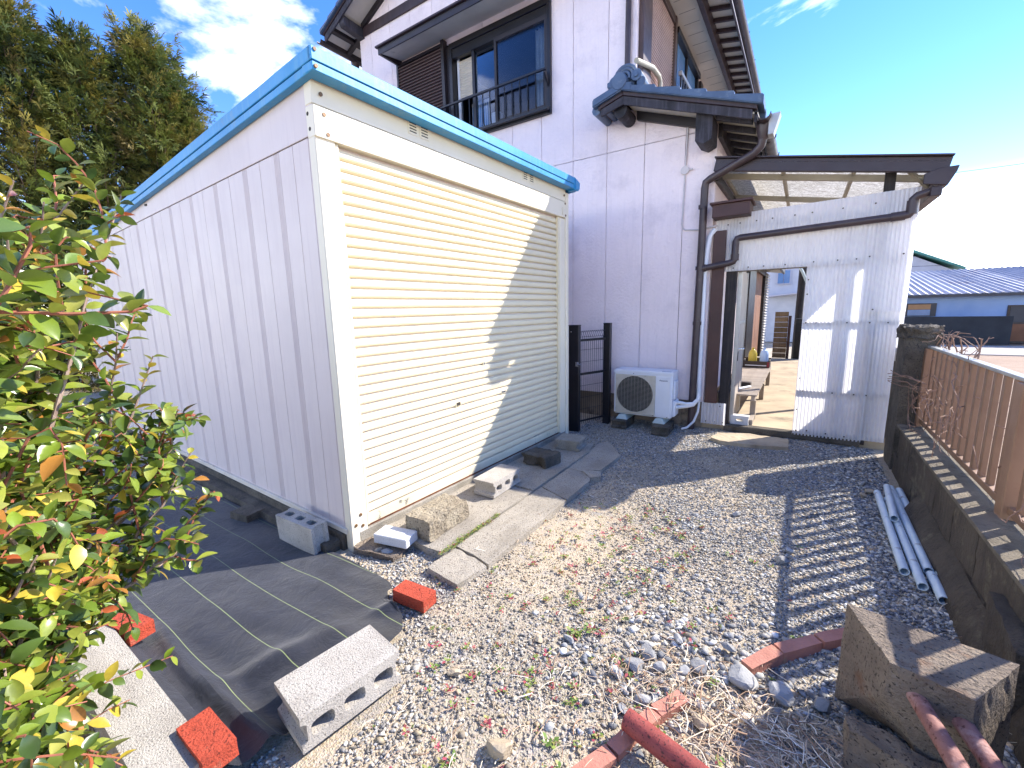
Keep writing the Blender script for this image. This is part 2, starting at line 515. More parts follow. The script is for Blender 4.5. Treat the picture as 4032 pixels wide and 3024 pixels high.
# ------------------------------------------------------------------ mesh helpers
class MB:
    def __init__(s):
        s.v, s.f = [], []

    def add(s, vs, fs):
        n = len(s.v)
        s.v += [tuple(v) for v in vs]
        s.f += [tuple(i + n for i in f) for f in fs]
        return s

    def box(s, x0, y0, z0, x1, y1, z1):
        x0, x1 = min(x0, x1), max(x0, x1)
        y0, y1 = min(y0, y1), max(y0, y1)
        z0, z1 = min(z0, z1), max(z0, z1)
        return s.add([(x0, y0, z0), (x1, y0, z0), (x1, y1, z0), (x0, y1, z0), (x0, y0, z1), (x1, y0, z1), (x1, y1, z1), (x0, y1, z1)],
                     [(0, 3, 2, 1), (4, 5, 6, 7), (0, 1, 5, 4), (1, 2, 6, 5), (2, 3, 7, 6), (3, 0, 4, 7)])

    def bar(s, a, b, w, h, up=(0, 0, 1)):
        """rectangular bar from a to b: w across, h along up"""
        a, b, up = Vector(a), Vector(b), Vector(up)
        d = (b - a).normalized()
        r = d.cross(up).normalized() * (w / 2)
        u = r.cross(d).normalized() * (h / 2)
        vs = [a - r - u, a + r - u, a + r + u, a - r + u, b - r - u, b + r - u, b + r + u, b - r + u]
        return s.add(vs, [(0, 1, 2, 3), (7, 6, 5, 4), (0, 4, 5, 1), (1, 5, 6, 2), (2, 6, 7, 3), (3, 7, 4, 0)])

    def prism(s, poly, axis, a, b):
        """poly: 2d points; extruded along axis 'x','y','z' from a to b (other two axes in order)"""
        n = len(poly)

        def pt(p, t):
            return {'x': (t, p[0], p[1]), 'y': (p[0], t, p[1]), 'z': (p[0], p[1], t)}[axis]
        vs = [pt(p, a) for p in poly] + [pt(p, b) for p in poly]
        fs = [tuple(range(n))[::-1], tuple(range(n, 2 * n))]
        for i in range(n):
            j = (i + 1) % n
            fs.append((i, j, j + n, i + n))
        return s.add(vs, fs)

    def tube(s, pts, r, n=10, cap=True, radii=None):
        pts = [Vector(p) for p in pts]
        m = len(pts)
        rings = []
        prev = None
        for i, p in enumerate(pts):
            d = (pts[min(i + 1, m - 1)] - pts[max(i - 1, 0)]).normalized()
            if prev is None:
                ref = Vector((0, 0, 1)) if abs(d.z) < 0.9 else Vector((1, 0, 0))
                u = d.cross(ref).normalized()
            else:
                u = (prev - d * prev.dot(d)).normalized()
            prev = u
            w = d.cross(u)
            rr = radii[i] if radii else r
            rings.append([p + (u * math.cos(2 * math.pi * k / n) + w * math.sin(2 * math.pi * k / n)) * rr for k in range(n)])
        vs = [q for ring in rings for q in ring]
        fs = []
        for i in range(m - 1):
            for k in range(n):
                k2 = (k + 1) % n
                fs.append((i * n + k, i * n + k2, (i + 1) * n + k2, (i + 1) * n + k))
        if cap:
            fs.append(tuple(range(n))[::-1])
            fs.append(tuple((m - 1) * n + k for k in range(n)))
        return s.add(vs, fs)

    def pipe(s, a, b, r0, r1, n=14):
        """hollow straight pipe, outer r0 inner r1"""
        a, b = Vector(a), Vector(b)
        d = (b - a).normalized()
        ref = Vector((0, 0, 1)) if abs(d.z) < 0.9 else Vector((1, 0, 0))
        u = d.cross(ref).normalized()
        w = d.cross(u)
        vs = []
        for p in (a, b):
            for rr in (r0, r1):
                vs += [p + (u * math.cos(2 * math.pi * k / n) + w * math.sin(2 * math.pi * k / n)) * rr for k in range(n)]
        fs = []
        for k in range(n):
            j = (k + 1) % n
            fs.append((k, j, 2 * n + j, 2 * n + k))
            fs.append((n + j, n + k, 3 * n + k, 3 * n + j))
            fs.append((j, k, n + k, n + j))
            fs.append((2 * n + k, 2 * n + j, 3 * n + j, 3 * n + k))
        return s.add(vs, fs)

    def disc(s, c, nrm, r, t, n=24):
        c, nrm = Vector(c), Vector(nrm).normalized()
        return s.tube([c, c + nrm * t], r, n)

    def xf(s, M, start=0):
        s.v[start:] = [tuple(M @ Vector(v)) for v in s.v[start:]]
        return s

    def jit(s, a, seed=0):
        r = random.Random(seed)
        s.v = [(x + r.uniform(-a, a), y + r.uniform(-a, a), z + r.uniform(-a, a)) for x, y, z in s.v]
        return s

    def mesh(s, name, mat, bevel=0.0, smooth=False, seg=1):
        me = bpy.data.meshes.new(name)
        me.from_pydata(s.v, [], s.f)
        if bevel:
            bm = bmesh.new()
            bm.from_mesh(me)
            bmesh.ops.remove_doubles(bm, verts=bm.verts, dist=1e-5)
            es = [e for e in bm.edges if len(e.link_faces) == 2 and e.calc_face_angle(0) > 0.5]
            bmesh.ops.bevel(bm, geom=es, offset=bevel, segments=seg, affect='EDGES', clamp_overlap=True)
            bm.to_mesh(me)
            bm.free()
        if smooth:
            me.polygons.foreach_set('use_smooth', [True] * len(me.polygons))
            me.set_sharp_from_angle(angle=rad(38))
        if mat:
            me.materials.append(MATS[mat])
        me.update()
        return me


BASE = {}


def setp(o, label=None, cat=None, group=None, kind=None):
    if label:
        o['label'] = label
    if cat:
        o['category'] = cat
    if group:
        o['group'] = group
    if kind:
        o['kind'] = kind
    return o


def thing(name, label, cat, loc=(0, 0, 0), rotz=0.0, group=None, local=False):
    o = bpy.data.objects.new(name, None)
    COL.objects.link(o)
    o.empty_display_size = 0.1
    o.location = loc
    o.rotation_euler = (0, 0, rotz)
    BASE[o.name] = None if local else Vector(loc)
    return setp(o, label, cat, group)


def part(mb, name, mat, parent, bevel=0.0, smooth=False, seg=1, label=None, kind=None):
    """a part (or sub-part) of a thing; mesh written in world coordinates unless the thing is local"""
    me = mb if isinstance(mb, bpy.types.Mesh) else mb.mesh(name, mat, bevel, smooth, seg)
    o = bpy.data.objects.new(name, me)
    COL.objects.link(o)
    o.parent = parent
    b = BASE.get(parent.name)
    if b is not None:
        o.location = -b
    return setp(o, label, None, None, kind)


def solo(mb, name, mat, label, cat, group=None, bevel=0.0, smooth=False, seg=1, kind=None):
    """a thing that is one mesh, its origin put at its base"""
    xs = [v[0] for v in mb.v]
    ys = [v[1] for v in mb.v]
    zs = [v[2] for v in mb.v]
    b = Vector(((min(xs) + max(xs)) / 2, (min(ys) + max(ys)) / 2, min(zs)))
    mb.v = [(x - b.x, y - b.y, z - b.z) for x, y, z in mb.v]
    o = bpy.data.objects.new(name, mb.mesh(name, mat, bevel, smooth, seg))
    COL.objects.link(o)
    o.location = b
    return setp(o, label, cat, group, kind)


def struct(mb, name, mat, bevel=0.0, kind='structure', parent=None):
    me = mb if isinstance(mb, bpy.types.Mesh) else mb.mesh(name, mat, bevel)
    o = bpy.data.objects.new(name, me)
    COL.objects.link(o)
    if parent:
        o.parent = parent
    o['kind'] = kind
    return o


def inst(me, name, parent, M):
    o = bpy.data.objects.new(name, me)
    COL.objects.link(o)
    o.parent = parent
    b = BASE.get(parent.name)
    if b is not None:
        M = Matrix.Translation(-b) @ M
    o.matrix_local = M
    return o


def roughen(mb, sub, amp, seed, scale=18.0, chip=0.0):
    """subdivide a closed mesh and push its points about: broken concrete and stone"""
    from mathutils import noise as mn
    me = bpy.data.meshes.new('tmp')
    me.from_pydata(mb.v, [], mb.f)
    bm = bmesh.new()
    bm.from_mesh(me)
    bmesh.ops.remove_doubles(bm, verts=bm.verts, dist=1e-5)
    bmesh.ops.triangulate(bm, faces=[f for f in bm.faces if len(f.verts) > 4])
    bmesh.ops.subdivide_edges(bm, edges=bm.edges[:], cuts=sub, use_grid_fill=True)
    off = Vector((seed * 3.7, seed * 1.3, seed * 2.1))
    bm.normal_update()
    for v in bm.verts:
        p = v.co * scale + off
        d = mn.noise_vector(p) * amp
        if chip:
            c = mn.noise(v.co * scale * 0.35 + off)
            if c > 0.15:
                d -= v.normal * chip * (c - 0.15) * 2
        v.co += d
    out = MB()
    bm.verts.index_update()
    out.v = [tuple(v.co) for v in bm.verts]
    out.f = [tuple(x.index for x in f.verts) for f in bm.faces]
    bm.free()
    bpy.data.meshes.remove(me)
    return out


# ------------------------------------------------------------------ ground
def gnoise(x, y, seed):
    """smooth value noise in -1..1"""
    xi, yi = np.floor(x).astype(np.int64), np.floor(y).astype(np.int64)
    fx, fy = x - xi, y - yi
    fx, fy = fx * fx * (3 - 2 * fx), fy * fy * (3 - 2 * fy)

    def h(a, b):
        n = (a * 374761393 + b * 668265263 + seed * 1274126177) & 0xffffffff
        n = ((n ^ (n >> 13)) * 1274126177) & 0xffffffff
        return ((n ^ (n >> 16)) & 0xffff) / 32767.5 - 1.0
    a = h(xi, yi) * (1 - fx) + h(xi + 1, yi) * fx
    b = h(xi, yi + 1) * (1 - fx) + h(xi + 1, yi + 1) * fx
    return a * (1 - fy) + b * fy


def ground_z(x, y):
    x, y = np.asarray(x, float), np.asarray(y, float)
    z = -0.012 + 0.010 * gnoise(x * 1.6, y * 1.6, 5) + 0.005 * gnoise(x * 5, y * 5, 9)
    low = np.where((x < -1.2) & (y < 2.0), 0.03 * np.minimum(1, -1.2 - x) * np.minimum(1, 2.0 - y), 0)
    z = z - low
    return np.where((x >= -7) & (x <= 1.4) & (y >= -1.5) & (y <= 7), z, -0.03)


def build_ground():
    xs = np.concatenate([[-400, -120, -40, -15], np.linspace(-7, 1.4, 85), [3, 8, 20, 60, 150, 400]])
    ys = np.concatenate([[-300, -80, -20, -5], np.linspace(-1.5, 7, 86), [9, 14, 22, 40, 90, 200, 500]])
    v, f = [], []
    for y in ys:
        for x in xs:
            z = float(ground_z(x, y))
            v.append((x, y, z))
    nx = len(xs)
    for j in range(len(ys) - 1):
        for i in range(nx - 1):
            f.append((j * nx + i, j * nx + i + 1, (j + 1) * nx + i + 1, (j + 1) * nx + i))
    mb = MB()
    mb.v, mb.f = v, f
    me = mb.mesh('ground', 'ground_soil')
    me.polygons.foreach_set('use_smooth', [True] * len(me.polygons))
    struct(me, 'ground', None)


build_ground()


# ------------------------------------------------------------------ storage shed
def build_shed():
    R = thing('storage_shed', 'cream steel storage shed with roller shutter front and blue roof edge', 'shed',
              (-2.32, 1.58, 0), rad(-1.8), local=True)
    L0, L1 = -0.05, 2.86
    D = 6.12

    def ptop(x):
        return 2.49 + 0.012 * x

    def wtop(x):
        return 2.80 + 0.052 * x

    # inner body keeps light out
    body = MB()
    body.prism([(-0.04, 0.02), (-D + 0.03, 0.02), (-D + 0.03, wtop(-D) - 0.02), (-0.04, 2.74)], 'y', L0 + 0.03, L1 - 0.03)
    part(body, 'inner_shell', 'shed_paint', R)
    # side boards, grooved
    x = -0.03
    widths = [0.395, 0.44, 0.49] + [0.485] * 10
    for i, w in enumerate(widths):
        xa, xb = x, max(x - w, -D)
        if xa - xb < 0.1:
            break
        ya, d = L0, 0.0055
        prof = [(xa - 0.001, ya + 0.02), (xa - 0.001, ya)]

        def groove(px, wd, dep):
            prof.extend([(px + wd / 2, ya), (px + wd / 6, ya + dep), (px - wd / 6, ya + dep), (px - wd / 2, ya)])
        for kx in (0.012, 0.028, 0.044):
            groove(xa - kx, 0.011, d)
        mid = (xa + xb) / 2 - 0.02
        groove(mid, 0.007, 0.006)
        groove(xb + 0.012, 0.011, d)
        prof.extend([(xb + 0.001, ya), (xb + 0.001, ya + 0.02)])
        b = MB()
        n = len(prof)
        vs = [(p[0], p[1], 0.11) for p in prof] + [(p[0], p[1], ptop(p[0]) - 0.004) for p in prof]
        fs = [(k, k + n, k + 1 + n, k + 1) for k in range(n - 1)] + [tuple(range(n)), tuple(range(n, 2 * n))[::-1]]
        b.add(vs, fs)
        part(b, 'wall_panel', 'shed_paint', R)
        x = xb
    # board above the panels
    b = MB().prism([(0.0, ptop(0) + 0.002), (-D, ptop(-D) + 0.002), (-D, wtop(-D)), (0.0, 2.795)], 'y', L0 - 0.004, L0 + 0.025)
    part(b, 'side_fascia', 'shed_paint', R, 0.002)
    # bottom rail of the side
    b = MB().box(-D, L0 - 0.02, 0.085, -0.03, L0 + 0.03, 0.122)
    part(b, 'base_rail', 'base_rail_paint', R, 0.004)
    # corner posts and front frame
    b = MB().box(-0.06, L0 - 0.006, -0.06, 0.006, 0.07, 2.49)
    part(b, 'corner_post', 'shed_paint_cream', R, 0.006)
    b = MB().box(-0.06, 2.69, 0.03, 0.006, 2.80, 2.47)
    part(b, 'corner_post', 'shed_paint_cream', R, 0.006)
    b = MB().box(-0.06, 2.803, 0.03, 0.016, L1 + 0.006, 2.74)
    part(b, 'corner_post', 'shed_paint_cream', R, 0.006)
    b = MB().box(-0.06, L0 - 0.008, 2.475, 0.018, 2.80, 2.638)
    part(b, 'lintel', 'shed_paint_cream', R, 0.004)
    b = MB().box(-0.06, L0 - 0.008, 2.643, 0.012, 2.80, 2.80)
    top = part(b, 'front_fascia', 'shed_paint_cream', R, 0.004)
    # vents in the front fascia
    for y0 in (0.62, 1.98):
        for dy in (0.0, 0.105):
            v = part(MB().box(0.011, y0 + dy, 2.688, 0.0165, y0 + dy + 0.085, 2.775), 'vent', 'shed_paint_cream', top, 0.002)
            for q in range(4):
                part(MB().box(0.0150, y0 + dy + 0.012, 2.702 + q * 0.018, 0.0175, y0 + dy + 0.072, 2.709 + q * 0.018), 'vent_slot', 'vent_dark', top)
    # guide rails and little switch plate
    part(MB().box(-0.03, 2.655, 0.10, 0.0, 2.688, 2.472), 'guide_rail', 'shutter_paint', R, 0.003)
    part(MB().box(-0.03, 0.072, 0.10, 0.0, 0.092, 2.472), 'guide_rail', 'shutter_paint', R, 0.003)
    part(MB().box(0.018, 2.715, 2.50, 0.026, 2.745, 2.575), 'switch_plate', 'shed_paint_cream', R, 0.003)
    # bolts
    for (y, z) in ((-0.005, 2.70), (0.005, 2.60), (0.02, 2.50), (2.76, 2.70), (2.78, 2.62), (2.79, 2.50), (0.02, 0.20), (0.03, 0.12), (-0.02, 0.14)):
        part(MB().disc((0.005 if z < 1 else 0.017, y, z), (1, 0, 0), 0.011, 0.006, 10), 'bolt', 'bolt', R, smooth=True)
    for (xx, z) in ((-0.04, 2.60), (-0.03, 2.52), (-2.9, 2.56), (-2.94, 2.565)):
        part(MB().disc((xx, L0 - 0.003, z), (0, -1, 0), 0.011, 0.006, 10), 'bolt', 'vent_dark', R, smooth=True)
    # roller shutter
    sh = part(MB().box(-0.055, 0.08, 0.10, -0.045, 2.67, 2.47), 'shutter', 'shutter_paint', R)
    pitch = 0.0619
    z = 0.172
    me = None
    while z < 2.46:
        if me is None:
            s = MB()
            prof = [(-0.046, 0.0), (-0.040, 0.001), (-0.024, 0.009), (-0.0205, 0.011), (-0.0195, 0.0135), (-0.0208, 0.015), (-0.0175, 0.018), (-0.0165, 0.032), (-0.0175, 0.047), (-0.021, 0.053), (-0.030, 0.0565), (-0.046, 0.057)]
            n = len(prof)
            vs = [(p[0], 0.088, p[1]) for p in prof] + [(p[0], 2.662, p[1]) for p in prof]
            fs = [(k, k + 1, k + 1 + n, k + n) for k in range(n - 1)] + [tuple(range(n)), tuple(range(n, 2 * n))[::-1]]
            s.add(vs, fs)
            me = s.mesh('slat', 'shutter_paint', smooth=True)
        o = part(me, 'slat', None, sh)
        o.location = (0, 0, z)
        z += pitch
    bb = MB()
    bb.box(-0.045, 0.088, 0.095, -0.012, 2.662, 0.168)
    bar = part(bb, 'bottom_bar', 'bottom_bar_paint', sh, 0.004)
    bb = MB().box(-0.046, 0.09, 0.086, -0.010, 2.66, 0.097)
    part(bb, 'bottom_seal', 'rust', sh)
    # handle slots, lock
    for (y, z, w, h, m) in ((1.02, 0.75, 0.045, 0.028, 'vent_dark'), (1.64, 0.75, 0.06, 0.02, 'chrome'), (1.37, 1.048, 0.018, 0.022, 'chrome')):
        p = MB().box(-0.020, y - w / 2 - 0.008, z - h / 2 - 0.006, -0.0145, y + w / 2 + 0.008, z + h / 2 + 0.006)
        part(p, 'handle_plate', 'shutter_paint', sh, 0.002)
        part(MB().box(-0.016, y - w / 2, z - h / 2, -0.0125, y + w / 2, z + h / 2), 'handle_slot', m, sh, 0.001)
    # roof: panel, two stepped trims along side and front
    def sl(x):
        return 0.0555 * x
    rp = MB().prism([(0.09, 2.803), (0.09, 2.845), (-D + 0.09, 2.845 + sl(-D)), (-D + 0.09, 2.803 + sl(-D))], 'y', -0.085, 2.86)
    roof = part(rp, 'roof', 'roof_blue', R)
    up = MB().prism([(0.112, 2.804), (0.112, 2.872), (-D + 0.1, 2.872 + sl(-D)), (-D + 0.1, 2.804 + sl(-D))], 'y', -0.106, -0.085)
    part(up, 'roof_trim', 'roof_blue', roof, 0.003)
    lo = MB().prism([(0.108, 2.758), (0.108, 2.801), (-D + 0.1, 2.801 + sl(-D)), (-D + 0.1, 2.758 + sl(-D))], 'y', -0.100, L0 - 0.006)
    part(lo, 'roof_trim', 'roof_blue', roof, 0.003)
    fu = MB().box(0.09, -0.106, 2.804, 0.124, 2.795, 2.870)
    part(fu, 'roof_trim', 'roof_blue', roof, 0.003)
    fl = MB().box(0.02, -0.102, 2.758, 0.118, 2.795, 2.801)
    part(fl, 'roof_trim', 'roof_blue', roof, 0.003)
    en = MB().prism([(2.79, 2.742), (2.905, 2.755), (2.912, 2.838), (2.79, 2.878)], 'x', 0.03, 0.134)
    part(en, 'roof_end_cap', 'roof_blue', roof, 0.012, seg=2)
    # back/side trim running away on the far side
    part(MB().prism([(0.08, 2.75), (0.08, 2.86), (-D + 0.1, 2.86 + sl(-D)), (-D + 0.1, 2.75 + sl(-D))], 'y', 2.862, 2.90), 'roof_trim', 'roof_blue', roof)
    for zz, yy in ((2.855, -0.085), (2.776, -0.085)):
        part(MB().disc((0.116, -0.085, zz), (1, 0, 0), 0.010, 0.014, 10), 'bolt', 'bolt', roof, smooth=True)
    # concrete footing
    ft = MB().box(-D - 0.1, L0 - 0.13, -0.12, -0.10, L0 + 0.1, 0.035)
    part(roughen(ft, 6, 0.006, 3), 'footing', 'concrete_dark', R)
    ft = MB().box(-D - 0.1, L0 - 0.03, -0.12, -0.065, L0 + 0.2, 0.083)
    part(ft, 'footing', 'concrete_dark', R, 0.006)
    ft = MB().box(-0.3, 0.0, -0.12, 0.008, L1, 0.085)
    part(ft, 'footing', 'concrete_grey', R, 0.006)
    return R


build_shed()


# ------------------------------------------------------------------ two-storey house
WY = 5.60            # outer face of the gable wall
JX = [-6.90, -6.605, -6.12, -5.635, -5.15, -4.665, -4.18, -3.696, -3.21, -2.725, -2.245, -1.76, -1.283, -0.95]


def soff(x):         # underside of the main roof
    return 6.482 + 0.44 * (x + 6.793) if x < -4.6 else 7.447 - 0.56 * (x + 4.6)


def geya(x):         # underside of the skirt roof
    return 3.86 - 0.36 * (x + 1.90)


def half_gutter(mb, pts, r, n=8):
    """open half-round gutter along a path (constant x,z section, along Y)"""
    vs, fs = [], []
    for p in pts:
        for k in range(n + 1):
            a = math.pi + math.pi * k / n
            vs.append((p[0] + r * math.cos(a), p[1], p[2] + r * math.sin(a)))
        for k in range(n + 1):
            a = 2 * math.pi - math.pi * k / n
            vs.append((p[0] + r * 0.88 * math.cos(a), p[1], p[2] + r * 0.88 * math.sin(a)))
    m = 2 * (n + 1)
    for i in range(len(pts) - 1):
        for k in range(m):
            j = (k + 1) % m
            fs.append((i * m + k, i * m + j, (i + 1) * m + j, (i + 1) * m + k))
    fs.append(tuple(range(m))[::-1])
    fs.append(tuple((len(pts) - 1) * m + k for k in range(m)))
    mb.add(vs, fs)
    return mb


def build_house():
    H = thing('two_storey_house', 'two-storey house with pale lavender siding, dark trim and grey tiled skirt roof', 'house', (-3.9, 9.5, 0))
    # foundation
    part(MB().box(-6.88, WY + 0.035, -0.1, -0.96, WY + 0.3, 0.33).box(-1.2, WY + 0.035, -0.1, -0.96, 13.5, 0.33), 'foundation', 'foundation', H, 0.01)
    # backing behind the siding joints (with a hole for the window)
    bk = MB()
    y0, y1 = WY + 0.019, WY + 0.12
    bk.box(-6.89, y0, 0.33, -0.965, y1, 3.4)
    bk.prism([(-6.89, 3.4), (-0.965, 3.4), (-0.965, geya(-0.965) - 0.02), (-1.91, geya(-1.91) - 0.02), (-1.91, 4.13), (-6.89, 4.13)], 'y', y0, y1)
    bk.box(-6.89, y0, 4.13, -5.94, y1, 5.55)
    bk.box(-3.05, y0, 4.13, -1.91, y1, 5.55)
    bk.prism([(-6.89, 5.55), (-1.91, 5.55), (-1.91, soff(-1.91)), (-4.6, soff(-4.6)), (-6.89, soff(-6.89))], 'y', y0, y1)
    part(bk, 'wall_backing', 'joint_dark', H)
    g = 0.003

    def panel(poly):
        part(MB().prism(poly, 'y', WY, WY + 0.018), 'siding_panel', 'siding_paint', H, 0.0015)
    for i in range(len(JX) - 1):
        a, b = JX[i] + g, JX[i + 1] - g
        panel([(a, 0.335), (b, 0.335), (b, 3.457), (a, 3.457)])
    WX0, WX1, WZ0, WZ1 = -5.94, -3.05, 4.13, 5.55
    for i in range(len(JX) - 1):
        a, b = JX[i] + g, JX[i + 1] - g
        zb = 3.463
        if b < -2.0:
            ta, tb = soff(a) - 0.005, soff(b) - 0.005
            top = [(b, tb), (a, ta)] if not (a < -4.6 < b) else [(b, tb), (-4.6, soff(-4.6)), (a, ta)]
            if b <= WX0 or a >= WX1:
                panel([(a, zb), (b, zb)] + top)
            elif a < WX0:
                panel([(a, zb), (b, zb), (b, WZ0), (WX0, WZ0), (WX0, WZ1), (b, WZ1)] + top)
            elif b > WX1:
                panel([(a, zb), (b, zb)] + top + [(a, WZ1), (WX1, WZ1), (WX1, WZ0), (a, WZ0)])
            else:
                panel([(a, zb), (b, zb), (b, WZ0), (a, WZ0)])
                panel([(a, WZ1), (b, WZ1)] + top)
        elif a < -1.9:
            panel([(a, zb), (b, zb), (b, geya(b)), (-1.90, geya(-1.9)), (-1.90, soff(-1.9)), (a, soff(a))])
        else:
            panel([(a, zb), (b, zb), (b, geya(b)), (a, geya(a))])
    # corner strips
    part(MB().box(-0.985, WY - 0.006, 0.33, -0.943, WY + 0.03, 3.5), 'corner_trim', 'siding_paint', H, 0.003)
    part(MB().box(-1.945, WY - 0.006, 4.05, -1.893, WY + 0.03, 5.62), 'corner_trim', 'siding_paint', H, 0.003)
    # side wall facing the yard passage, lower floor
    y = WY + 0.03
    while y < 9.2:
        part(MB().box(-0.962, y + g, 0.335, -0.944, y + 0.485 - g, 3.45), 'siding_panel', 'siding_paint', H, 0.0015)
        y += 0.485
    part(MB().box(-1.1, WY + 0.03, 0.33, -0.964, 13.5, 3.5), 'wall_backing', 'joint_dark', H)
    part(MB().box(-0.962, y, 2.25, -0.944, 13.5, 3.45), 'siding_panel', 'siding_paint', H)
    # upper side wall
    part(MB().box(-2.0, WY + 0.02, 3.6, -1.905, 13.5, 5.7), 'wall_backing', 'siding_paint', H)
    part(MB().box(-6.89, WY + 0.12, 0.3, -6.80, 13.5, 6.45), 'wall_backing', 'siding_paint', H)
    part(MB().box(-6.89, 13.4, 0.3, -1.91, 13.5, 6.0), 'wall_backing', 'siding_paint', H)
    # belt across the gable
    part(MB().box(-6.76, WY - 0.03, 6.29, -1.95, WY - 0.001, 6.435), 'belt_board', 'brown_trim', H, 0.003)

    # ---- gable window
    W = part(MB().box(-4.80, WY - 0.05, 5.44, -3.04, WY + 0.09, 5.52), 'window', 'window_frame', H, 0.004)
    W['label'] = 'wide sliding window on the gable wall with curtains behind'
    fr = MB()
    fr.box(-4.80, WY - 0.05, 4.125, -4.745, WY + 0.09, 5.44)
    fr.box(-3.09, WY - 0.05, 4.125, -3.04, WY + 0.09, 5.44)
    fr.box(-4.745, WY - 0.06, 4.125, -3.09, WY + 0.09, 4.185)
    fr.box(-4.745, WY - 0.035, 5.31, -3.09, WY + 0.04, 5.437)
    part(fr, 'frame', 'window_frame', W, 0.003)
    s = MB().box(-4.385, WY - 0.02, 4.185, -4.335, WY + 0.03, 5.31)
    part(s, 'sash_stile', 'window_frame', W, 0.003)
    s = MB().box(-3.955, WY - 0.045, 4.185, -3.915, WY + 0.0, 5.33)
    s.box(-3.915, WY - 0.045, 5.27, -3.09, WY, 5.33)
    s.box(-3.915, WY - 0.045, 4.185, -3.09, WY, 4.25)
    s.box(-3.13, WY - 0.045, 4.25, -3.09, WY, 5.27)
    part(s, 'sash_frame', 'dark_trim', W, 0.002)
    part(MB().box(-4.335, WY + 0.012, 4.185, -3.955, WY + 0.016, 5.31), 'pane', 'window_glass', W)
    part(MB().box(-3.915, WY - 0.026, 4.25, -3.13, WY - 0.023, 5.27), 'pane', 'screen_glass', W)
    # behind the glass
    room = MB()
    rx0, rx1, ry0, ry1, rz0, rz1 = -5.4, -2.6, WY + 0.12, 8.2, 4.0, 5.75
    room.add([(rx0, ry0, rz0), (rx1, ry0, rz0), (rx1, ry1, rz0), (rx0, ry1, rz0), (rx0, ry0, rz1), (rx1, ry0, rz1), (rx1, ry1, rz1), (rx0, ry1, rz1)],
             [(0, 1, 2, 3), (7, 6, 5, 4), (2, 6, 7, 3), (1, 5, 6, 2), (3, 7, 4, 0)])
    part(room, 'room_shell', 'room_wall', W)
    bl = MB()
    n = 26
    for k in range(n):                      # pleated blind
        za, zb_ = 5.30 - k * 0.02, 5.30 - (k + 1) * 0.02
        ya = WY + 0.075 + (0.01 if k % 2 else 0)
        yb = WY + 0.075 + (0 if k % 2 else 0.01)
        bl.add([(-4.72, ya, za), (-4.40, ya, za), (-4.40, yb, zb_), (-4.72, yb, zb_)], [(0, 1, 2, 3)])
    part(bl, 'pleated_blind', 'blind', W)
    wd = MB().box(-4.735, WY + 0.06, 4.18, -4.70, WY + 0.10, 5.34)
    part(wd, 'inner_jamb', 'conduit_white', W, 0.003)
    wd = MB().box(-4.70, WY + 0.35, 4.05, -4.35, WY + 0.40, 4.80)
    ob = part(wd, 'wardrobe', 'wardrobe', W, 0.004)
    for k in range(9):
        part(MB().box(-4.685 + k * 0.037, WY + 0.345, 4.07, -4.668 + k * 0.037, WY + 0.352, 4.75), 'slat_panel', 'far_pane', W)
    part(MB().box(-4.28, WY + 0.30, 4.05, -4.14, WY + 0.42, 4.55), 'chair_back', 'wardrobe', W, 0.01)

    def curtain(x0, x1, z0, z1, y, nfold):
        mb = MB()
        m = nfold * 6
        vs = []
        for i in range(m + 1):
            t = i / m
            yy = y + 0.022 * math.sin(t * nfold * 2 * math.pi) + 0.008 * math.sin(t * 17)
            xx = x0 + (x1 - x0) * t
            vs += [(xx, yy, z0), (xx + 0.01 * math.sin(t * 9), yy, z1)]
        mb.add(vs, [(2 * i, 2 * i + 2, 2 * i + 3, 2 * i + 1) for i in range(m)])
        return mb
    part(curtain(-3.34, -3.10, 4.2, 5.28, WY + 0.09, 4), 'curtain', 'curtain', W, smooth=True)
    part(curtain(-4.44, -4.36, 4.2, 5.30, WY + 0.085, 2), 'curtain', 'curtain', W, smooth=True)
    # shutter box beside the window
    SB = part(MB().box(-5.905, WY - 0.035, 4.15, -4.92, WY + 0.05, 5.545), 'shutter_box', 'dark_trim', H)
    fr = MB()
    fr.box(-5.946, WY - 0.07, 4.13, -5.905, WY + 0.03, 5.57)
    fr.box(-5.905, WY - 0.07, 5.53, -4.93, WY + 0.03, 5.57)
    fr.box(-4.93, WY - 0.09, 4.13, -4.87, WY + 0.03, 5.60)
    fr.box(-4.868, WY - 0.03, 4.13, -4.803, WY + 0.06, 5.50)
    part(fr, 'frame', 'dark_trim', SB, 0.003)
    sl = MB().prism([(WY - 0.034, 0.0), (WY - 0.062, 0.004), (WY - 0.066, 0.012), (WY - 0.034, 0.036)], 'x', -5.90, -4.935)
    me = sl.mesh('slat', 'shutter_slat_brown')
    for k in range(30):
        o = part(me, 'slat', None, SB)
        o.location = (0, 0, 4.155 + k * 0.046)
    # canopy above the window
    cz = 5.63
    CN = part(MB().prism([(5.145, 5.552), (WY, 5.632), (WY, 5.72), (5.145, 5.64)], 'x', -5.86, -2.92), 'window_canopy', 'soffit_white', H)
    fa = MB().box(-5.90, 5.125, 5.535, -2.88, 5.143, 5.625)
    fa.box(-5.90, 5.143, 5.540, -5.862, WY, 5.66)
    part(fa, 'canopy_fascia', 'dark_trim', CN, 0.003)
    part(MB().prism([(5.09, 5.63), (5.12, 5.628), (WY, 5.74), (WY, 5.77), (5.09, 5.655)], 'x', -5.93, -2.86), 'canopy_cover', 'brown_trim', CN, 0.003)
    # rail in front of the window
    RL = part(MB().box(-4.93, 5.445, 4.615, -3.055, 5.475, 4.645), 'window_rail', 'window_frame', H, 0.004)
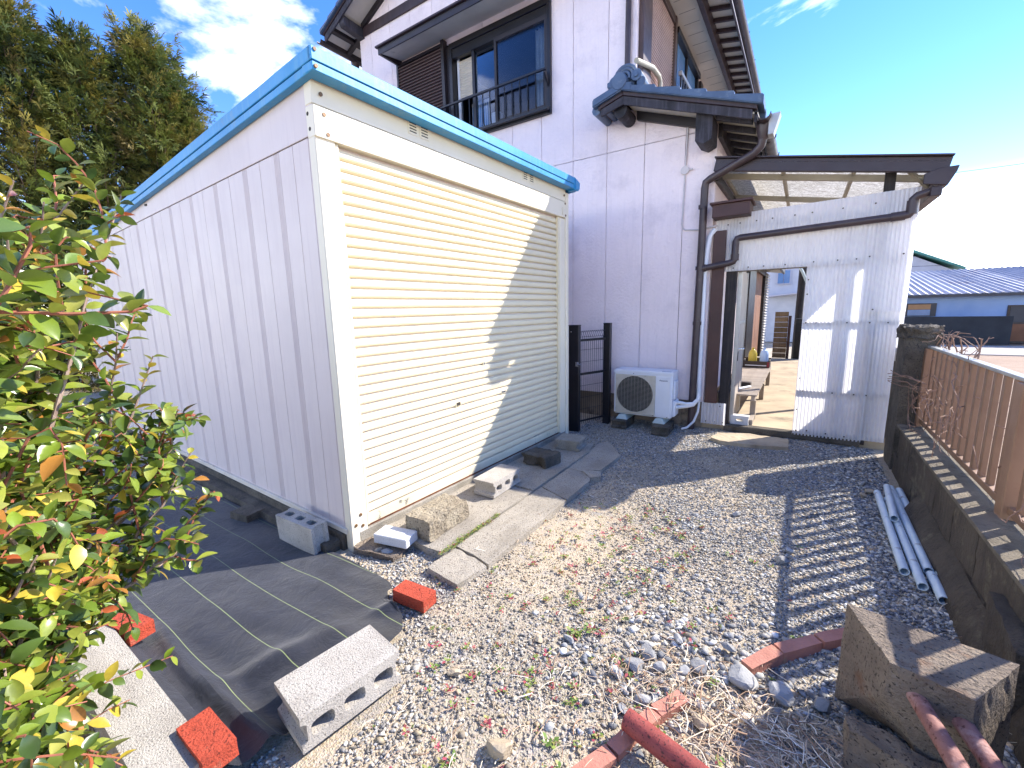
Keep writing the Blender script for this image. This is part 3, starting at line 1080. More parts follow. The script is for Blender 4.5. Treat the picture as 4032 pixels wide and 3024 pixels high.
    part(MB().bar((-4.93, 5.50, 4.17), (-3.045, 5.50, 4.17), 0.05, 0.04), 'bottom_rail', 'window_frame', RL, 0.004)
    bme = None
    for k in range(15):
        x = -4.87 + k * 0.1275
        if bme is None:
            bme = MB().tube([(0, 5.46, 4.62), (0, 5.46, 4.30), (0, 5.463, 4.23), (0, 5.48, 4.19), (0, 5.51, 4.175)], 0.0085, 6).mesh('baluster', 'window_frame')
        o = part(bme, 'baluster', None, RL)
        o.location = (x, 0, 0)
    for x in (-4.91, -3.07):
        part(MB().bar((x, 5.46, 4.60), (x, WY, 4.42), 0.02, 0.05), 'bracket', 'window_frame', RL, 0.003)

    # ---- main roof
    ov = 5.17
    def slab(dz0, dz1, x0, x1, ya, yb):
        return MB().prism([(x0, soff(x0) + dz0), (x1, soff(x1) + dz0), (x1, soff(x1) + dz1), (x0, soff(x0) + dz1)], 'y', ya, yb)
    RF = part(slab(0.0, 0.03, -7.30, -4.6, ov + 0.02, 13.6), 'roof', 'soffit_white', H)
    part(slab(0.0, 0.03, -4.6, -1.9, ov + 0.02, 13.6), 'soffit_board', 'soffit_white', RF)
    # verge boards
    part(slab(-0.075, 0.025, -7.27, -4.6, ov - 0.012, ov + 0.018), 'barge_board', 'weathered_board', RF, 0.003)
    part(slab(0.027, 0.06, -7.29, -4.6, ov - 0.03, ov + 0.018), 'verge_strip', 'brown_trim', RF, 0.003)
    part(slab(-0.075, 0.06, -4.6, -1.3, ov - 0.02, ov + 0.018), 'barge_board', 'weathered_board', RF, 0.003)
    part(slab(-0.09, -0.001, -6.78, -4.6, WY - 0.05, WY - 0.001), 'wall_trim', 'dark_trim', RF)
    tl = None
    for k in range(11):                     # verge tiles climbing to the ridge
        x0 = -7.34 + k * 0.25
        t = MB().prism([(x0, soff(x0) + 0.055), (x0 + 0.285, soff(x0 + 0.285) + 0.055), (x0 + 0.285, soff(x0 + 0.285) + 0.105), (x0, soff(x0) + 0.135)], 'y', ov - 0.07, ov + 0.22)
        part(t, 'verge_tile', 'roof_tile', RF, 0.012, seg=2)
    fld = MB()
    for k in range(11):
        x0 = -7.34 + k * 0.25
        fld.prism([(x0, soff(x0) + 0.04), (x0 + 0.27, soff(x0 + 0.27) + 0.04), (x0 + 0.27, soff(x0 + 0.27) + 0.075), (x0, soff(x0) + 0.10)], 'y', ov + 0.225, 13.6)
    for k in range(13):
        x0 = -1.12 - k * 0.27
        fld.prism([(x0, 5.72 + 0.5 * (-1.12 - x0)), (x0 - 0.29, 5.72 + 0.5 * (-0.83 - x0)), (x0 - 0.29, 5.77 + 0.5 * (-0.83 - x0)), (x0, 5.79 + 0.5 * (-1.12 - x0))], 'y', ov - 0.05, 13.6)
    part(fld, 'tile_field', 'roof_tile', RF, kind='stuff')
    part(MB().tube([(-4.6, ov - 0.08, 7.62), (-4.6, 13.6, 7.62)], 0.14, 14), 'ridge_tile', 'roof_tile', RF, smooth=True)
    # purlin nose at the left wall corner, rafters, left gutter
    nose = MB().prism([(5.19, 6.34), (5.22, 6.30), (WY + 0.02, 6.265), (WY + 0.02, 6.425), (5.19, 6.445)], 'x', -6.90, -6.765)
    part(nose, 'purlin_end', 'weathered_board', RF, 0.006)
    part(slab(-0.06, -0.002, -7.12, -7.06, ov + 0.03, 13.5), 'rafter_plate', 'dark_trim', RF)
    for yy in (5.62, 5.95, 6.4, 6.9):
        part(slab(-0.07, -0.003, -7.30, -6.92, yy, yy + 0.07), 'rafter', 'dark_trim', RF, 0.003)
    part(slab(-0.07, 0.05, -7.335, -7.302, ov + 0.02, 13.5), 'eave_board', 'dark_trim', RF)
    part(half_gutter(MB(), [(-7.40, ov - 0.05, 6.24), (-7.40, 13.5, 6.22)], 0.06), 'gutter', 'gutter_metal', RF, smooth=True)
    fn = MB().tube([(-7.40, 5.86, 6.20), (-7.40, 5.86, 6.10), (-7.37, 5.86, 5.99), (-7.28, 5.86, 5.93), (-6.98, 5.80, 5.93), (-6.93, 5.74, 5.88), (-6.93, 5.74, 0.2)], 0.04, 10, radii=[0.075, 0.07, 0.045, 0.038, 0.038, 0.038, 0.038])
    part(fn, 'leader_pipe', 'gutter_metal', RF, smooth=True)

    # ---- right eave of the main roof
    EV = part(MB().box(-1.905, ov, 5.62, -1.50, 13.5, 5.635), 'eave_soffit', 'soffit_white', H)
    for k in range(26):
        yk = 5.3 + k * 0.303
        part(MB().box(-1.80, yk, 5.6185, -1.58, yk + 0.006, 5.6215), 'vent_slit', 'joint_dark', EV)
    part(MB().box(-1.50, ov - 0.01, 5.52, -1.435, 13.5, 5.70), 'eave_beam', 'brown_trim', EV, 0.004)
    part(MB().box(-1.515, ov - 0.01, 5.56, -1.502, 13.5, 5.60), 'beam_strip', 'soffit_white', EV)
    part(MB().prism([(-1.435, 5.70), (-1.13, 5.64), (-1.13, 5.66), (-1.435, 5.72)], 'y', ov, 13.5), 'sheathing', 'soffit_white', EV)
    rme = MB().prism([(-1.436, 5.645), (-1.15, 5.588), (-1.15, 5.638), (-1.436, 5.697)], 'y', 0, 0.05).mesh('rafter', 'brown_trim', 0.003)
    for k in range(27):
        o = part(rme, 'rafter', None, EV)
        o.location = (0, 5.22 + k * 0.303, 0)
    part(MB().box(-1.148, ov, 5.56, -1.125, 13.5, 5.68), 'fascia', 'brown_trim', EV)
    part(half_gutter(MB(), [(-1.06, ov - 0.05, 5.585), (-1.06, 13.5, 5.57)], 0.058), 'gutter', 'gutter_metal', EV, smooth=True)
    for k in range(9):
        yk = 5.4 + k * 0.9
        part(MB().tube([(-1.12, yk, 5.60), (-1.06, yk, 5.515), (-0.995, yk, 5.585)], 0.006, 5), 'gutter_strap', 'dark_trim', EV)
    # second-floor side shutter box and window (sunlit)
    SB2 = part(MB().box(-1.904, 5.95, 4.05, -1.88, 7.16, 5.52), 'side_shutter_box', 'dark_trim', H)
    part(MB().box(-1.904, 5.70, 4.0, -1.84, 6.02, 5.60).box(-1.904, 7.08, 4.0, -1.82, 7.16, 5.60).box(-1.904, 6.02, 5.5, -1.83, 7.08, 5.6), 'frame', 'alu_bronze', SB2, 0.004)
    sme = MB().prism([(-1.88, 0.0), (-1.852, 0.004), (-1.848, 0.012), (-1.88, 0.032)], 'y', 6.025, 7.075).mesh('slat', 'louver_tan')
    for k in range(36):
        o = part(sme, 'slat', None, SB2)
        o.location = (0, 0, 4.06 + k * 0.04)
    W2 = part(MB().box(-1.90, 7.17, 4.05, -1.86, 8.75, 4.12), 'side_window', 'window_frame', H, 0.004)
    part(MB().box(-1.90, 7.17, 4.12, -1.83, 7.24, 5.5).box(-1.90, 8.68, 4.12, -1.83, 8.75, 5.5).box(-1.90, 7.92, 4.12, -1.85, 7.99, 5.42).box(-1.90, 7.17, 5.42, -1.80, 8.75, 5.5), 'frame', 'window_frame', W2, 0.003)
    part(MB().box(-1.885, 7.24, 4.12, -1.88, 8.68, 5.42), 'pane', 'far_pane', W2)
    part(MB().bar((-1.72, 7.0, 4.80), (-1.72, 8.9, 4.80), 0.05, 0.05), 'rail', 'alu', W2, 0.004)
    for k in range(14):
        part(MB().bar((-1.72, 7.05 + k * 0.14, 4.15), (-1.72, 7.05 + k * 0.14, 4.78), 0.02, 0.02, (0, 1, 0)), 'baluster', 'window_frame', W2)
    part(MB().box(-1.90, 9.0, 4.6, -1.84, 9.2, 5.5).box(-1.90, 9.3, 4.05, -1.85, 11.2, 5.45), 'frame', 'window_frame', W2)

    # ---- skirt roof over the ground floor
    vy = 5.20
    G = part(MB().prism([(-1.90, geya(-1.9)), (-0.52, geya(-0.52)), (-0.52, geya(-0.52) + 0.02), (-1.90, geya(-1.9) + 0.02)], 'y', vy + 0.03, 12.8), 'skirt_roof', 'soffit_white', H)

    def gs(d0, d1, x0, x1, ya, yb):
        return MB().prism([(x0, geya(x0) + d0), (x1, geya(x1) + d0), (x1, geya(x1) + d1), (x0, geya(x0) + d1)], 'y', ya, yb)
    part(gs(-0.055, 0.035, -1.90, -0.57, vy, vy + 0.028), 'barge_board', 'weathered_board', G, 0.003)
    part(gs(0.037, 0.080, -1.90, -0.53, vy - 0.018, vy + 0.028), 'verge_strip', 'brown_trim', G, 0.003)
    part(gs(-0.10, -0.002, -1.85, -0.97, WY - 0.06, WY - 0.002), 'wall_plate', 'dark_trim', G, 0.003)
    x = -0.475
    for k in range(6):                      # verge tiles, eave to ridge
        x1 = x - 0.262
        t = MB().prism([(x, geya(x) + 0.075), (x, geya(x) + 0.168), (x1 - 0.025, geya(x1 - 0.025) + 0.135), (x1 - 0.025, geya(x1 - 0.025) + 0.075)], 'y', vy - 0.06 - 0.004 * (k % 2), vy + 0.20)
        part(t, 'verge_tile', 'roof_tile', G, 0.008, seg=2)
        x = x1
    fld = MB()
    x = -0.47
    for k in range(6):
        fld.prism([(x, geya(x) + 0.03), (x, geya(x) + 0.115), (x - 0.285, geya(x - 0.285) + 0.075), (x - 0.285, geya(x - 0.285) + 0.03)], 'y', vy + 0.205, 12.8)
        x -= 0.262
    part(fld, 'tile_field', 'roof_tile', G, kind='stuff')
    # short slope on the left of the little ridge
    def gl(x):
        return geya(-1.9) + 0.28 * (x + 1.90)
    part(MB().prism([(-1.90, gl(-1.9) + 0.075), (-2.255, gl(-2.255) + 0.075), (-2.255, gl(-2.255) + 0.165), (-1.90, gl(-1.9) + 0.165)], 'y', vy - 0.065, WY - 0.002), 'verge_tile', 'roof_tile', G, 0.012, seg=2)
    part(MB().prism([(-1.902, gl(-1.9) + 0.037), (-2.20, gl(-2.2) + 0.037), (-2.20, gl(-2.2) + 0.073), (-1.902, gl(-1.9) + 0.078)], 'y', vy - 0.018, WY - 0.002), 'verge_strip', 'brown_trim', G, 0.003)
    part(MB().prism([(-1.902, gl(-1.9) - 0.055), (-2.17, gl(-2.17) - 0.04), (-2.17, gl(-2.17) + 0.035), (-1.902, gl(-1.9) + 0.035)], 'y', vy, vy + 0.03), 'barge_board', 'weathered_board', G, 0.003)
    for (xx, rr) in ((-2.235, 0.055), (-2.14, 0.05)):
        part(MB().tube([(xx, vy + 0.02, gl(xx) + 0.065), (xx, WY - 0.003, gl(xx) + 0.065)], rr, 10), 'cover_tile', 'roof_tile', G, smooth=True)
    # ornament tiles on the ridge end
    OR = part(MB().tube([(-1.93, vy - 0.075, 4.03), (-1.93, vy + 0.28, 4.05)], 0.088, 20), 'ridge_end_tile', 'roof_tile', G, 0.006, smooth=True)
    part(MB().tube([(-2.0, vy - 0.02, 4.045), (-2.0, vy + 0.2, 4.05)], 0.07, 16), 'round_tile', 'roof_tile', OR, smooth=True)
    arcs = MB()
    for r_, th, yy in ((0.125, 0.022, vy + 0.03), (0.088, 0.018, vy + 0.015), (0.05, 0.016, vy)):
        arcs.tube([(-1.885 + r_ * math.cos(a), yy, 4.085 + r_ * math.sin(a)) for a in [math.pi * (-0.15 + 1.3 * q / 14) for q in range(15)]], th, 8)
    arcs.tube([(-1.885, vy + 0.05, 4.085), (-1.885, vy + 0.3, 4.085)], 0.12, 18)
    part(arcs, 'arched_tile', 'roof_tile', OR, smooth=True)
    part(MB().tube([(-1.755, vy, 4.075), (-1.755, vy + 0.25, 4.075)], 0.062, 16).tube([(-1.755, vy - 0.015, 4.075), (-1.755, vy, 4.075)], 0.026, 12), 'round_tile', 'roof_tile', OR, 0.004, smooth=True)
    part(MB().tube([(-1.70, vy + 0.01, 3.995), (-1.70, vy + 0.25, 3.99)], 0.05, 14), 'round_tile', 'roof_tile', OR, smooth=True)
    part(MB().tube([(-1.86, vy + 0.28, 4.05), (-1.86, 12.8, 4.05)], 0.09, 12), 'ridge_tile', 'roof_tile', G, smooth=True)
    # purlin ends
    part(MB().tube([(-1.955, vy + 0.06, 3.775), (-1.955, WY + 0.01, 3.775)], 0.078, 18), 'log_purlin', 'weathered_board', G, smooth=True)
    part(MB().prism([(-1.115, 3.26), (-1.03, 3.215), (-0.945, 3.25), (-0.945, 3.49), (-1.115, 3.55)], 'y', vy + 0.07, WY + 0.01), 'eave_beam', 'weathered_board', G, 0.005)
    part(MB().box(-0.985, WY + 0.01, 3.36, -0.90, 12.8, 3.50), 'eave_beam', 'dark_trim', G)
    # rafters towards the yard
    rme = MB().prism([(-0.93, geya(-0.93) - 0.06), (-0.575, geya(-0.575) - 0.055), (-0.575, geya(-0.575) - 0.004), (-0.93, geya(-0.93) - 0.004)], 'y', 0, 0.055).mesh('rafter', 'weathered_board', 0.003)
    for k in range(22):
        o = part(rme, 'rafter', None, G)
        o.location = (0, vy + 0.13 + k * 0.3, 0)
    part(gs(-0.07, 0.06, -0.555, -0.53, vy + 0.03, 12.8), 'eave_board', 'weathered_board', G)
    part(half_gutter(MB(), [(-0.465, vy - 0.02, 3.35), (-0.465, 12.8, 3.31)], 0.06), 'gutter', 'gutter_metal', G, smooth=True)
    for yk in (5.28, 5.9, 6.6, 7.4):
        part(MB().tube([(-0.54, yk, 3.39), (-0.53, yk, 3.31), (-0.465, yk, 3.28), (-0.40, yk, 3.33), (-0.40, yk, 3.36)], 0.006, 5), 'gutter_strap', 'dark_trim', G)
    LD = MB().tube([(-0.465, 5.36, 3.33), (-0.465, 5.36, 3.24), (-0.475, 5.36, 3.16)], 0.05, 12, radii=[0.08, 0.075, 0.042])
    part(LD, 'leader_head', 'gutter_metal', G, smooth=True)
    part(MB().prism([(-0.43, 3.17), (-0.38, 3.17), (-0.33, 3.36), (-0.43, 3.36)], 'y', 5.27, 5.41), 'gutter_stop', 'alu', G, 0.004)
    dp = [(-0.475, 5.36, 3.18), (-0.49, 5.37, 3.11), (-0.55, 5.39, 3.055), (-0.98, 5.50, 2.905), (-1.025, 5.51, 2.88), (-1.035, 5.515, 2.82), (-1.04, 5.515, 2.0), (-1.06, 5.515, -0.02)]
    P = part(MB().tube(dp, 0.042, 12), 'downpipe', 'gutter_metal', H, smooth=True)
    for zz in (2.62, 1.94, 1.3, 0.36):
        part(MB().tube([(-1.045, 5.515, zz - 0.02), (-1.045, 5.515, zz + 0.02)], 0.049, 12), 'pipe_joint', 'gutter_metal', P, smooth=True)
    # upper downpipe and its outlet bend on the skirt roof
    part(MB().tube([(-1.985, WY - 0.045, 5.6), (-1.985, WY - 0.045, 4.2)], 0.033, 10), 'downpipe', 'gutter_metal', H, smooth=True)
    part(MB().tube([(-1.83, 5.42, 4.33), (-1.80, 5.95, 4.46), (-1.80, 6.24, 4.47), (-1.80, 6.30, 4.42), (-1.80, 6.30, 4.0)], 0.03, 10), 'outlet_bend', 'frame_khaki', H, smooth=True)
    # conduit with round junction box
    K = part(MB().tube([(-1.262, WY - 0.012, 3.58), (-1.272, WY - 0.012, 3.1), (-1.281, WY - 0.012, 2.47), (-1.27, WY - 0.012, 2.42), (-1.24, WY - 0.012, 2.40), (-1.10, WY - 0.012, 2.385), (-0.95, WY - 0.03, 2.40), (-0.89, WY - 0.03, 2.405)], 0.010, 8), 'conduit', 'conduit_paint', H, smooth=True)
    part(MB().disc((-1.274, WY - 0.03, 3.07), (0, 1, 0), 0.047, 0.029, 20), 'junction_box', 'conduit_paint', K, 0.004, smooth=True)
    part(MB().tube([(-1.23, WY - 0.014, 3.07), (-1.19, WY - 0.014, 3.07)], 0.012, 8), 'conduit_stub', 'conduit_paint', K, smooth=True)
    part(MB().tube([(-0.905, WY - 0.03, 2.37), (-0.96, WY - 0.03, 2.30), (-0.985, WY - 0.035, 2.15), (-1.0, WY - 0.04, 1.9), (-1.0, WY - 0.04, 0.62), (-0.99, WY - 0.04, 0.40)], 0.03, 12), 'pipe_cover', 'conduit_white', H, smooth=True)

    # ---- parts of the ground floor wall seen along the passage
    D = part(MB().box(-0.943, 8.3, 0.35, -0.90, 8.9, 2.15), 'side_door', 'door_panel', H, 0.004)
    for (a, b, m, nm) in ((9.2, 10.4, 'window_frame', 'door_frame'), (10.42, 11.35, 'curtain_orange', 'sliding_panel'), (11.37, 12.5, 'curtain_orange', 'sliding_panel')):
        part(MB().box(-0.955, a, 0.30, -0.90 if m != 'window_frame' else -0.86, b, 2.2), nm, m, D, 0.003)
    part(MB().box(-0.955, 9.15, 2.2, -0.84, 12.6, 2.3).box(-0.955, 12.52, 0.2, -0.84, 13.4, 2.3), 'door_frame', 'window_frame', D)
    sme = MB().prism([(-0.84, 0.0), (-0.79, 0.006), (-0.785, 0.02), (-0.84, 0.055)], 'y', 12.6, 13.4).mesh('slat', 'alu')
    for k in range(30):
        o = part(sme, 'slat', None, D)
        o.location = (0, 0, 0.25 + k * 0.068)
    part(MB().prism([(-0.95, 2.35), (-0.50, 2.28), (-0.48, 2.36), (-0.95, 2.48)], 'y', 8.6, 13.2), 'door_canopy', 'frame_khaki', H, 0.004)
    part(MB().box(-0.51, 8.55, 2.26, -0.46, 13.2, 2.40), 'canopy_fascia', 'dark_trim', H, 0.004)
    return H


build_house()


# ------------------------------------------------------------------ lean-to with corrugated screen
def wave_sheet(x0, x1, z0, z1, y, pitch=0.032, amp=0.0042, step=0.004, skew=0.0):
    n = int((x1 - x0) / step)
    vs = []
    for i in range(n + 1):
        x = x0 + (x1 - x0) * i / n
        yy = y + amp * math.sin(2 * math.pi * x / pitch)
        zt = z1(x) if callable(z1) else z1
        zb = z0(x) if callable(z0) else z0
        zm = (zt + zb) / 2
        vs += [(x, yy, zb), (x + skew * 0.5, yy, zm), (x + skew, yy, zt)]
    mb = MB()
    fs = []
    for i in range(n):
        a, b = 3 * i, 3 * i + 3
        fs += [(a, b, b + 1, a + 1), (a + 1, b + 1, b + 2, a + 2)]
    mb.add(vs, fs)
    return mb


def build_leanto():
    T = thing('lean_to', 'translucent lean-to canopy with white corrugated plastic screen and doorway beside the house', 'lean-to', (0.0, 6.6, 0))

    def rz(x):
        return 3.035 - 0.19 * (x + 0.93)
    part(MB().bar((-0.935, 5.49, rz(-0.935)), (0.97, 5.49, rz(0.97)), 0.05, 0.125, (0, 0, 1)), 'front_beam', 'canopy_beam', T, 0.004)
    part(MB().bar((-0.935, 5.475, rz(-0.935) + 0.072), (0.985, 5.475, rz(0.985) + 0.072), 0.09, 0.016, (0, 0, 1)), 'beam_cap', 'canopy_beam', T, 0.003)
    for yy, m in ((5.83, 'frame_khaki'), (7.02, 'frame_khaki'), (8.2, 'frame_khaki'), (9.3, 'frame_khaki')):
        part(MB().bar((-0.93, yy, rz(-0.93) - 0.04), (0.93, yy, rz(0.93) - 0.04), 0.05, 0.06), 'cross_bar', m, T, 0.003)
    for x in (-0.90, -0.295, 0.315, 0.93):
        part(MB().bar((x, 5.5, rz(x)), (x, 9.4, rz(x)), 0.035, 0.045), 'rafter', 'frame_khaki', T, 0.003)
    xs = (-0.92, -0.295, 0.315, 0.955)
    for i in range(3):
        a, b = xs[i] + 0.004, xs[i + 1] - 0.004
        part(MB().add([(a, 5.46, rz(a) + 0.028), (b, 5.46, rz(b) + 0.028), (b, 9.4, rz(b) + 0.028), (a, 9.4, rz(a) + 0.028)], [(0, 1, 2, 3)]), 'roof_sheet', 'embossed_plastic', T)
    # wall plate, diagonal stay
    part(MB().bar((-0.925, 5.55, 2.93), (-0.925, 9.4, 2.93), 0.05, 0.09), 'wall_plate', 'dark_trim', T, 0.004)
    part(MB().bar((0.72, 5.62, 2.70), (0.90, 5.85, 2.58), 0.03, 0.03), 'stay', 'frame_khaki', T)
    # outer gutter
    gt = MB().prism([(0.90, 2.50), (0.965, 2.50), (1.01, 2.60), (1.02, 2.645), (1.0, 2.645), (0.99, 2.61), (0.95, 2.52), (0.91, 2.52), (0.91, 2.645), (0.90, 2.645)], 'y', 5.44, 9.4)
    GT = part(gt, 'gutter', 'canopy_beam', T)
    part(MB().prism([(0.80, 2.53), (0.955, 2.50), (1.01, 2.60), (1.022, 2.65), (0.90, 2.648), (0.80, 2.615)], 'y', 5.425, 5.44), 'gutter_end', 'canopy_beam', GT, 0.003)
    part(MB().box(0.86, 5.44, 2.42, 0.935, 9.35, 2.50), 'outer_beam', 'canopy_beam', T, 0.004)
    dp = [(0.90, 5.51, 2.50), (0.87, 5.515, 2.475), (0.79, 5.53, 2.455), (0.765, 5.535, 2.43), (0.762, 5.54, 2.36), (0.762, 5.54, 2.325), (0.745, 5.54, 2.296), (0.70, 5.54, 2.292), (-0.645, 5.54, 2.243), (-0.675, 5.54, 2.235), (-0.687, 5.54, 2.205), (-0.687, 5.54, 2.02), (-0.70, 5.535, 1.99), (-0.74, 5.53, 1.975), (-1.02, 5.515, 1.935)]
    P = part(MB().tube(dp, 0.036, 12), 'downpipe', 'gutter_metal', T, smooth=True)
    for a, b in (((0.762, 5.54, 2.30), (0.762, 5.54, 2.42)), ((0.72, 5.54, 2.293), (0.62, 5.54, 2.289)), ((-0.687, 5.54, 2.0), (-0.687, 5.54, 2.07)), ((-0.98, 5.517, 1.94), (-1.06, 5.515, 1.93))):
        part(MB().tube([a, b], 0.042, 12), 'pipe_joint', 'gutter_metal', P, smooth=True)
    # posts and battens behind the screen
    part(MB().box(0.555, 5.625, 0.02, 0.635, 5.70, 2.745), 'post', 'timber_dark', T, 0.004)
    part(MB().box(0.855, 6.17, 0.02, 0.90, 6.256, 2.44), 'post', 'timber_dark', T, 0.004)
    part(MB().box(0.855, 7.9, 0.02, 0.90, 7.99, 2.44), 'post', 'timber_dark', T, 0.004)
    part(MB().box(-0.775, 5.62, 0.08, -0.665, 5.72, 2.42), 'post', 'timber_dark', T, 0.006)
    for z, x0 in ((2.36, -0.66), (1.90, -0.66), (1.30, 0.02), (0.56, 0.02), (0.10, 0.02)):
        part(MB().box(x0, 5.617, z - 0.022, 0.79, 5.652, z + 0.022), 'batten', 'batten', T, 0.003)
    part(MB().box(0.004, 5.655, 0.05, 0.048, 5.69, 1.93), 'batten', 'batten', T, 0.003)
    part(MB().box(0.33, 5.655, 0.1, 0.37, 5.68, 2.3), 'batten', 'batten', T, 0.003)
    # corrugated sheets
    def topz(x):
        return 2.462 + 0.02 * (x + 0.9) + 0.045 * min(1.0, max(0.0, (x + 0.62) / 0.03))
    part(wave_sheet(-0.905, 0.472, 1.887, topz, 5.590), 'corrugated_sheet', 'corrugated_plastic', T, smooth=True)
    part(wave_sheet(-0.002, 0.60, 0.055, 1.905, 5.600), 'corrugated_sheet', 'corrugated_plastic', T, smooth=True)
    part(wave_sheet(0.465, 0.818, 1.405, topz, 5.582), 'corrugated_sheet', 'corrugated_plastic', T, smooth=True)
    part(wave_sheet(0.575, 0.785, 0.075, 1.44, 5.606), 'corrugated_sheet', 'corrugated_plastic', T, smooth=True)
    part(wave_sheet(-0.955, -0.685, 0.07, 0.34, 5.575, 0.038, 0.006), 'corrugated_sheet', 'corrugated_plastic', T, smooth=True)
    side = wave_sheet(5.62, 5.96, 0.9, 2.42, 0.0)
    side.v = [(0.822 + y, x, z) for x, y, z in side.v]
    part(side, 'corrugated_sheet', 'corrugated_plastic', T, smooth=True)
    # screws with washers
    scr = [(-0.78, 2.40), (-0.66, 2.405), (-0.5, 2.41), (-0.35, 2.415), (-0.15, 2.42), (0.0, 2.425), (0.25, 2.43), (0.5, 2.44), (0.72, 2.27),
           (-0.7, 1.92), (-0.55, 1.92), (-0.4, 1.92), (-0.2, 1.92), (0.05, 1.93), (0.25, 1.93), (0.4, 1.93), (0.5, 1.945), (0.75, 1.95),
           (0.03, 1.30), (0.12, 1.30), (0.38, 1.30), (0.56, 1.30), (0.7, 1.30), (0.57, 1.43), (0.02, 1.75), (0.02, 1.6), (0.02, 0.7), (0.02, 0.35), (0.06, 0.56), (0.32, 0.56), (0.5, 0.56), (0.6, 0.56),
           (0.03, 0.11), (0.13, 0.12), (0.3, 0.11), (0.46, 0.10), (-0.92, 0.30), (-0.75, 0.30), (-0.9, 0.1), (-0.8, 0.1), (-0.71, 0.1)]
    sm = MB().disc((0, 0, 0), (0, -1, 0), 0.007, 0.006, 8).mesh('screw', 'vent_dark')
    for (x, z) in scr:
        inst(sm, 'screw', T, Matrix.Translation((x, 5.578, z)))
    # brown cover strip and roller box at the corner
    part(MB().box(-0.925, 5.555, 0.335, -0.79, 5.585, 2.345), 'cover_strip', 'timber_brown', T, 0.003)
    part(MB().box(-0.925, 5.40, 2.465, -0.555, 5.74, 2.60).box(-0.95, 5.37, 2.60, -0.53, 5.76, 2.625), 'roller_box', 'timber_brown', T, 0.004)
    # sill under doorway, hinged door folded open
    part(MB().box(-0.70, 5.60, 0.0, 0.60, 5.72, 0.075), 'door_sill', 'concrete_dark', T, 0.008)
    DR = part(MB().box(-0.655, 5.74, 0.10, -0.625, 6.36, 1.90), 'door', 'door_panel', T, 0.003)
    part(MB().box(-0.66, 5.70, 0.09, -0.615, 5.74, 1.91).box(-0.66, 6.36, 0.09, -0.618, 6.40, 1.91).box(-0.624, 5.74, 1.28, -0.616, 6.36, 1.31), 'door_frame', 'alu', DR, 0.002)
    part(MB().tube([(-0.62, 5.80, 0.98), (-0.57, 5.80, 0.98), (-0.57, 5.88, 0.98)], 0.012, 8), 'door_handle', 'chrome', DR, smooth=True)
    part(MB().box(-0.63, 5.76, 0.84, -0.612, 5.80, 0.95), 'lock_plate', 'vent_dark', DR)
    return T


build_leanto()


# ------------------------------------------------------------------ mesh gate between shed and house
def build_gate():
    T = thing('mesh_gate', 'black steel mesh gate with two square posts between shed and house wall', 'gate', (-2.18, 5.0, 0))
    a, b = Vector((-2.275, 4.73, 0)), Vector((-2.07, 5.27, 0))
    d = (b - a).normalized()
    for p, z, nm in ((a, 1.30, 'post'), (b, 1.305, 'post')):
        w = 0.065 if p is a else 0.045
        m = MB().box(-w, -0.035, -0.05, w, 0.035, z)
        m.box(-w - 0.003, -0.038, z, w + 0.003, 0.038, z + 0.012)
        m.xf(Matrix.Translation(p))
        part(m, nm, 'gate_black', T, 0.004)
    n = Vector((-d.y, d.x, 0))
    s, e = a + d * 0.05, b - d * 0.035
    for z, h in ((1.12, 0.03), (0.70, 0.03), (0.10, 0.02)):
        part(MB().bar(s + Vector((0, 0, z)), e + Vector((0, 0, z)), 0.012, h), 'rail', 'gate_black', T)
    wm = MB()
    L = (e - s).length
    k = 0
    while k * 0.036 < L:
        p = s + d * (k * 0.036)
        wm.tube([p + Vector((0, 0, 0.06)), p + Vector((0, 0, 1.10)), p + Vector((0, 0, 1.15)) - n * 0.012, p + Vector((0, 0, 1.20)) + n * 0.014, p + Vector((0, 0, 1.235)), p + Vector((0, 0, 1.215)) - n * 0.02], 0.0028, 5)
        k += 1
    for z in (0.25, 0.40, 0.55, 0.85, 1.0, 1.16, 1.23):
        wm.tube([s + Vector((0, 0, z)) + n * 0.004, e + Vector((0, 0, z)) + n * 0.004], 0.0026, 5)
    part(wm, 'wire_mesh', 'gate_black', T, kind='stuff')
    lk = a + Vector((0.055, -0.035, 0.84))
    part(MB().box(lk.x - 0.02, lk.y - 0.02, lk.z - 0.03, lk.x + 0.012, lk.y, lk.z + 0.03).tube([lk + Vector((0, -0.01, 0)), lk + Vector((0.05, -0.02, 0.0))], 0.012, 10), 'latch', 'chrome', T, 0.003)
    part(MB().disc((a.x - 0.03, a.y - 0.035, 1.23), (0, -1, 0), 0.008, 0.006, 8), 'bolt', 'chrome', T)


build_gate()


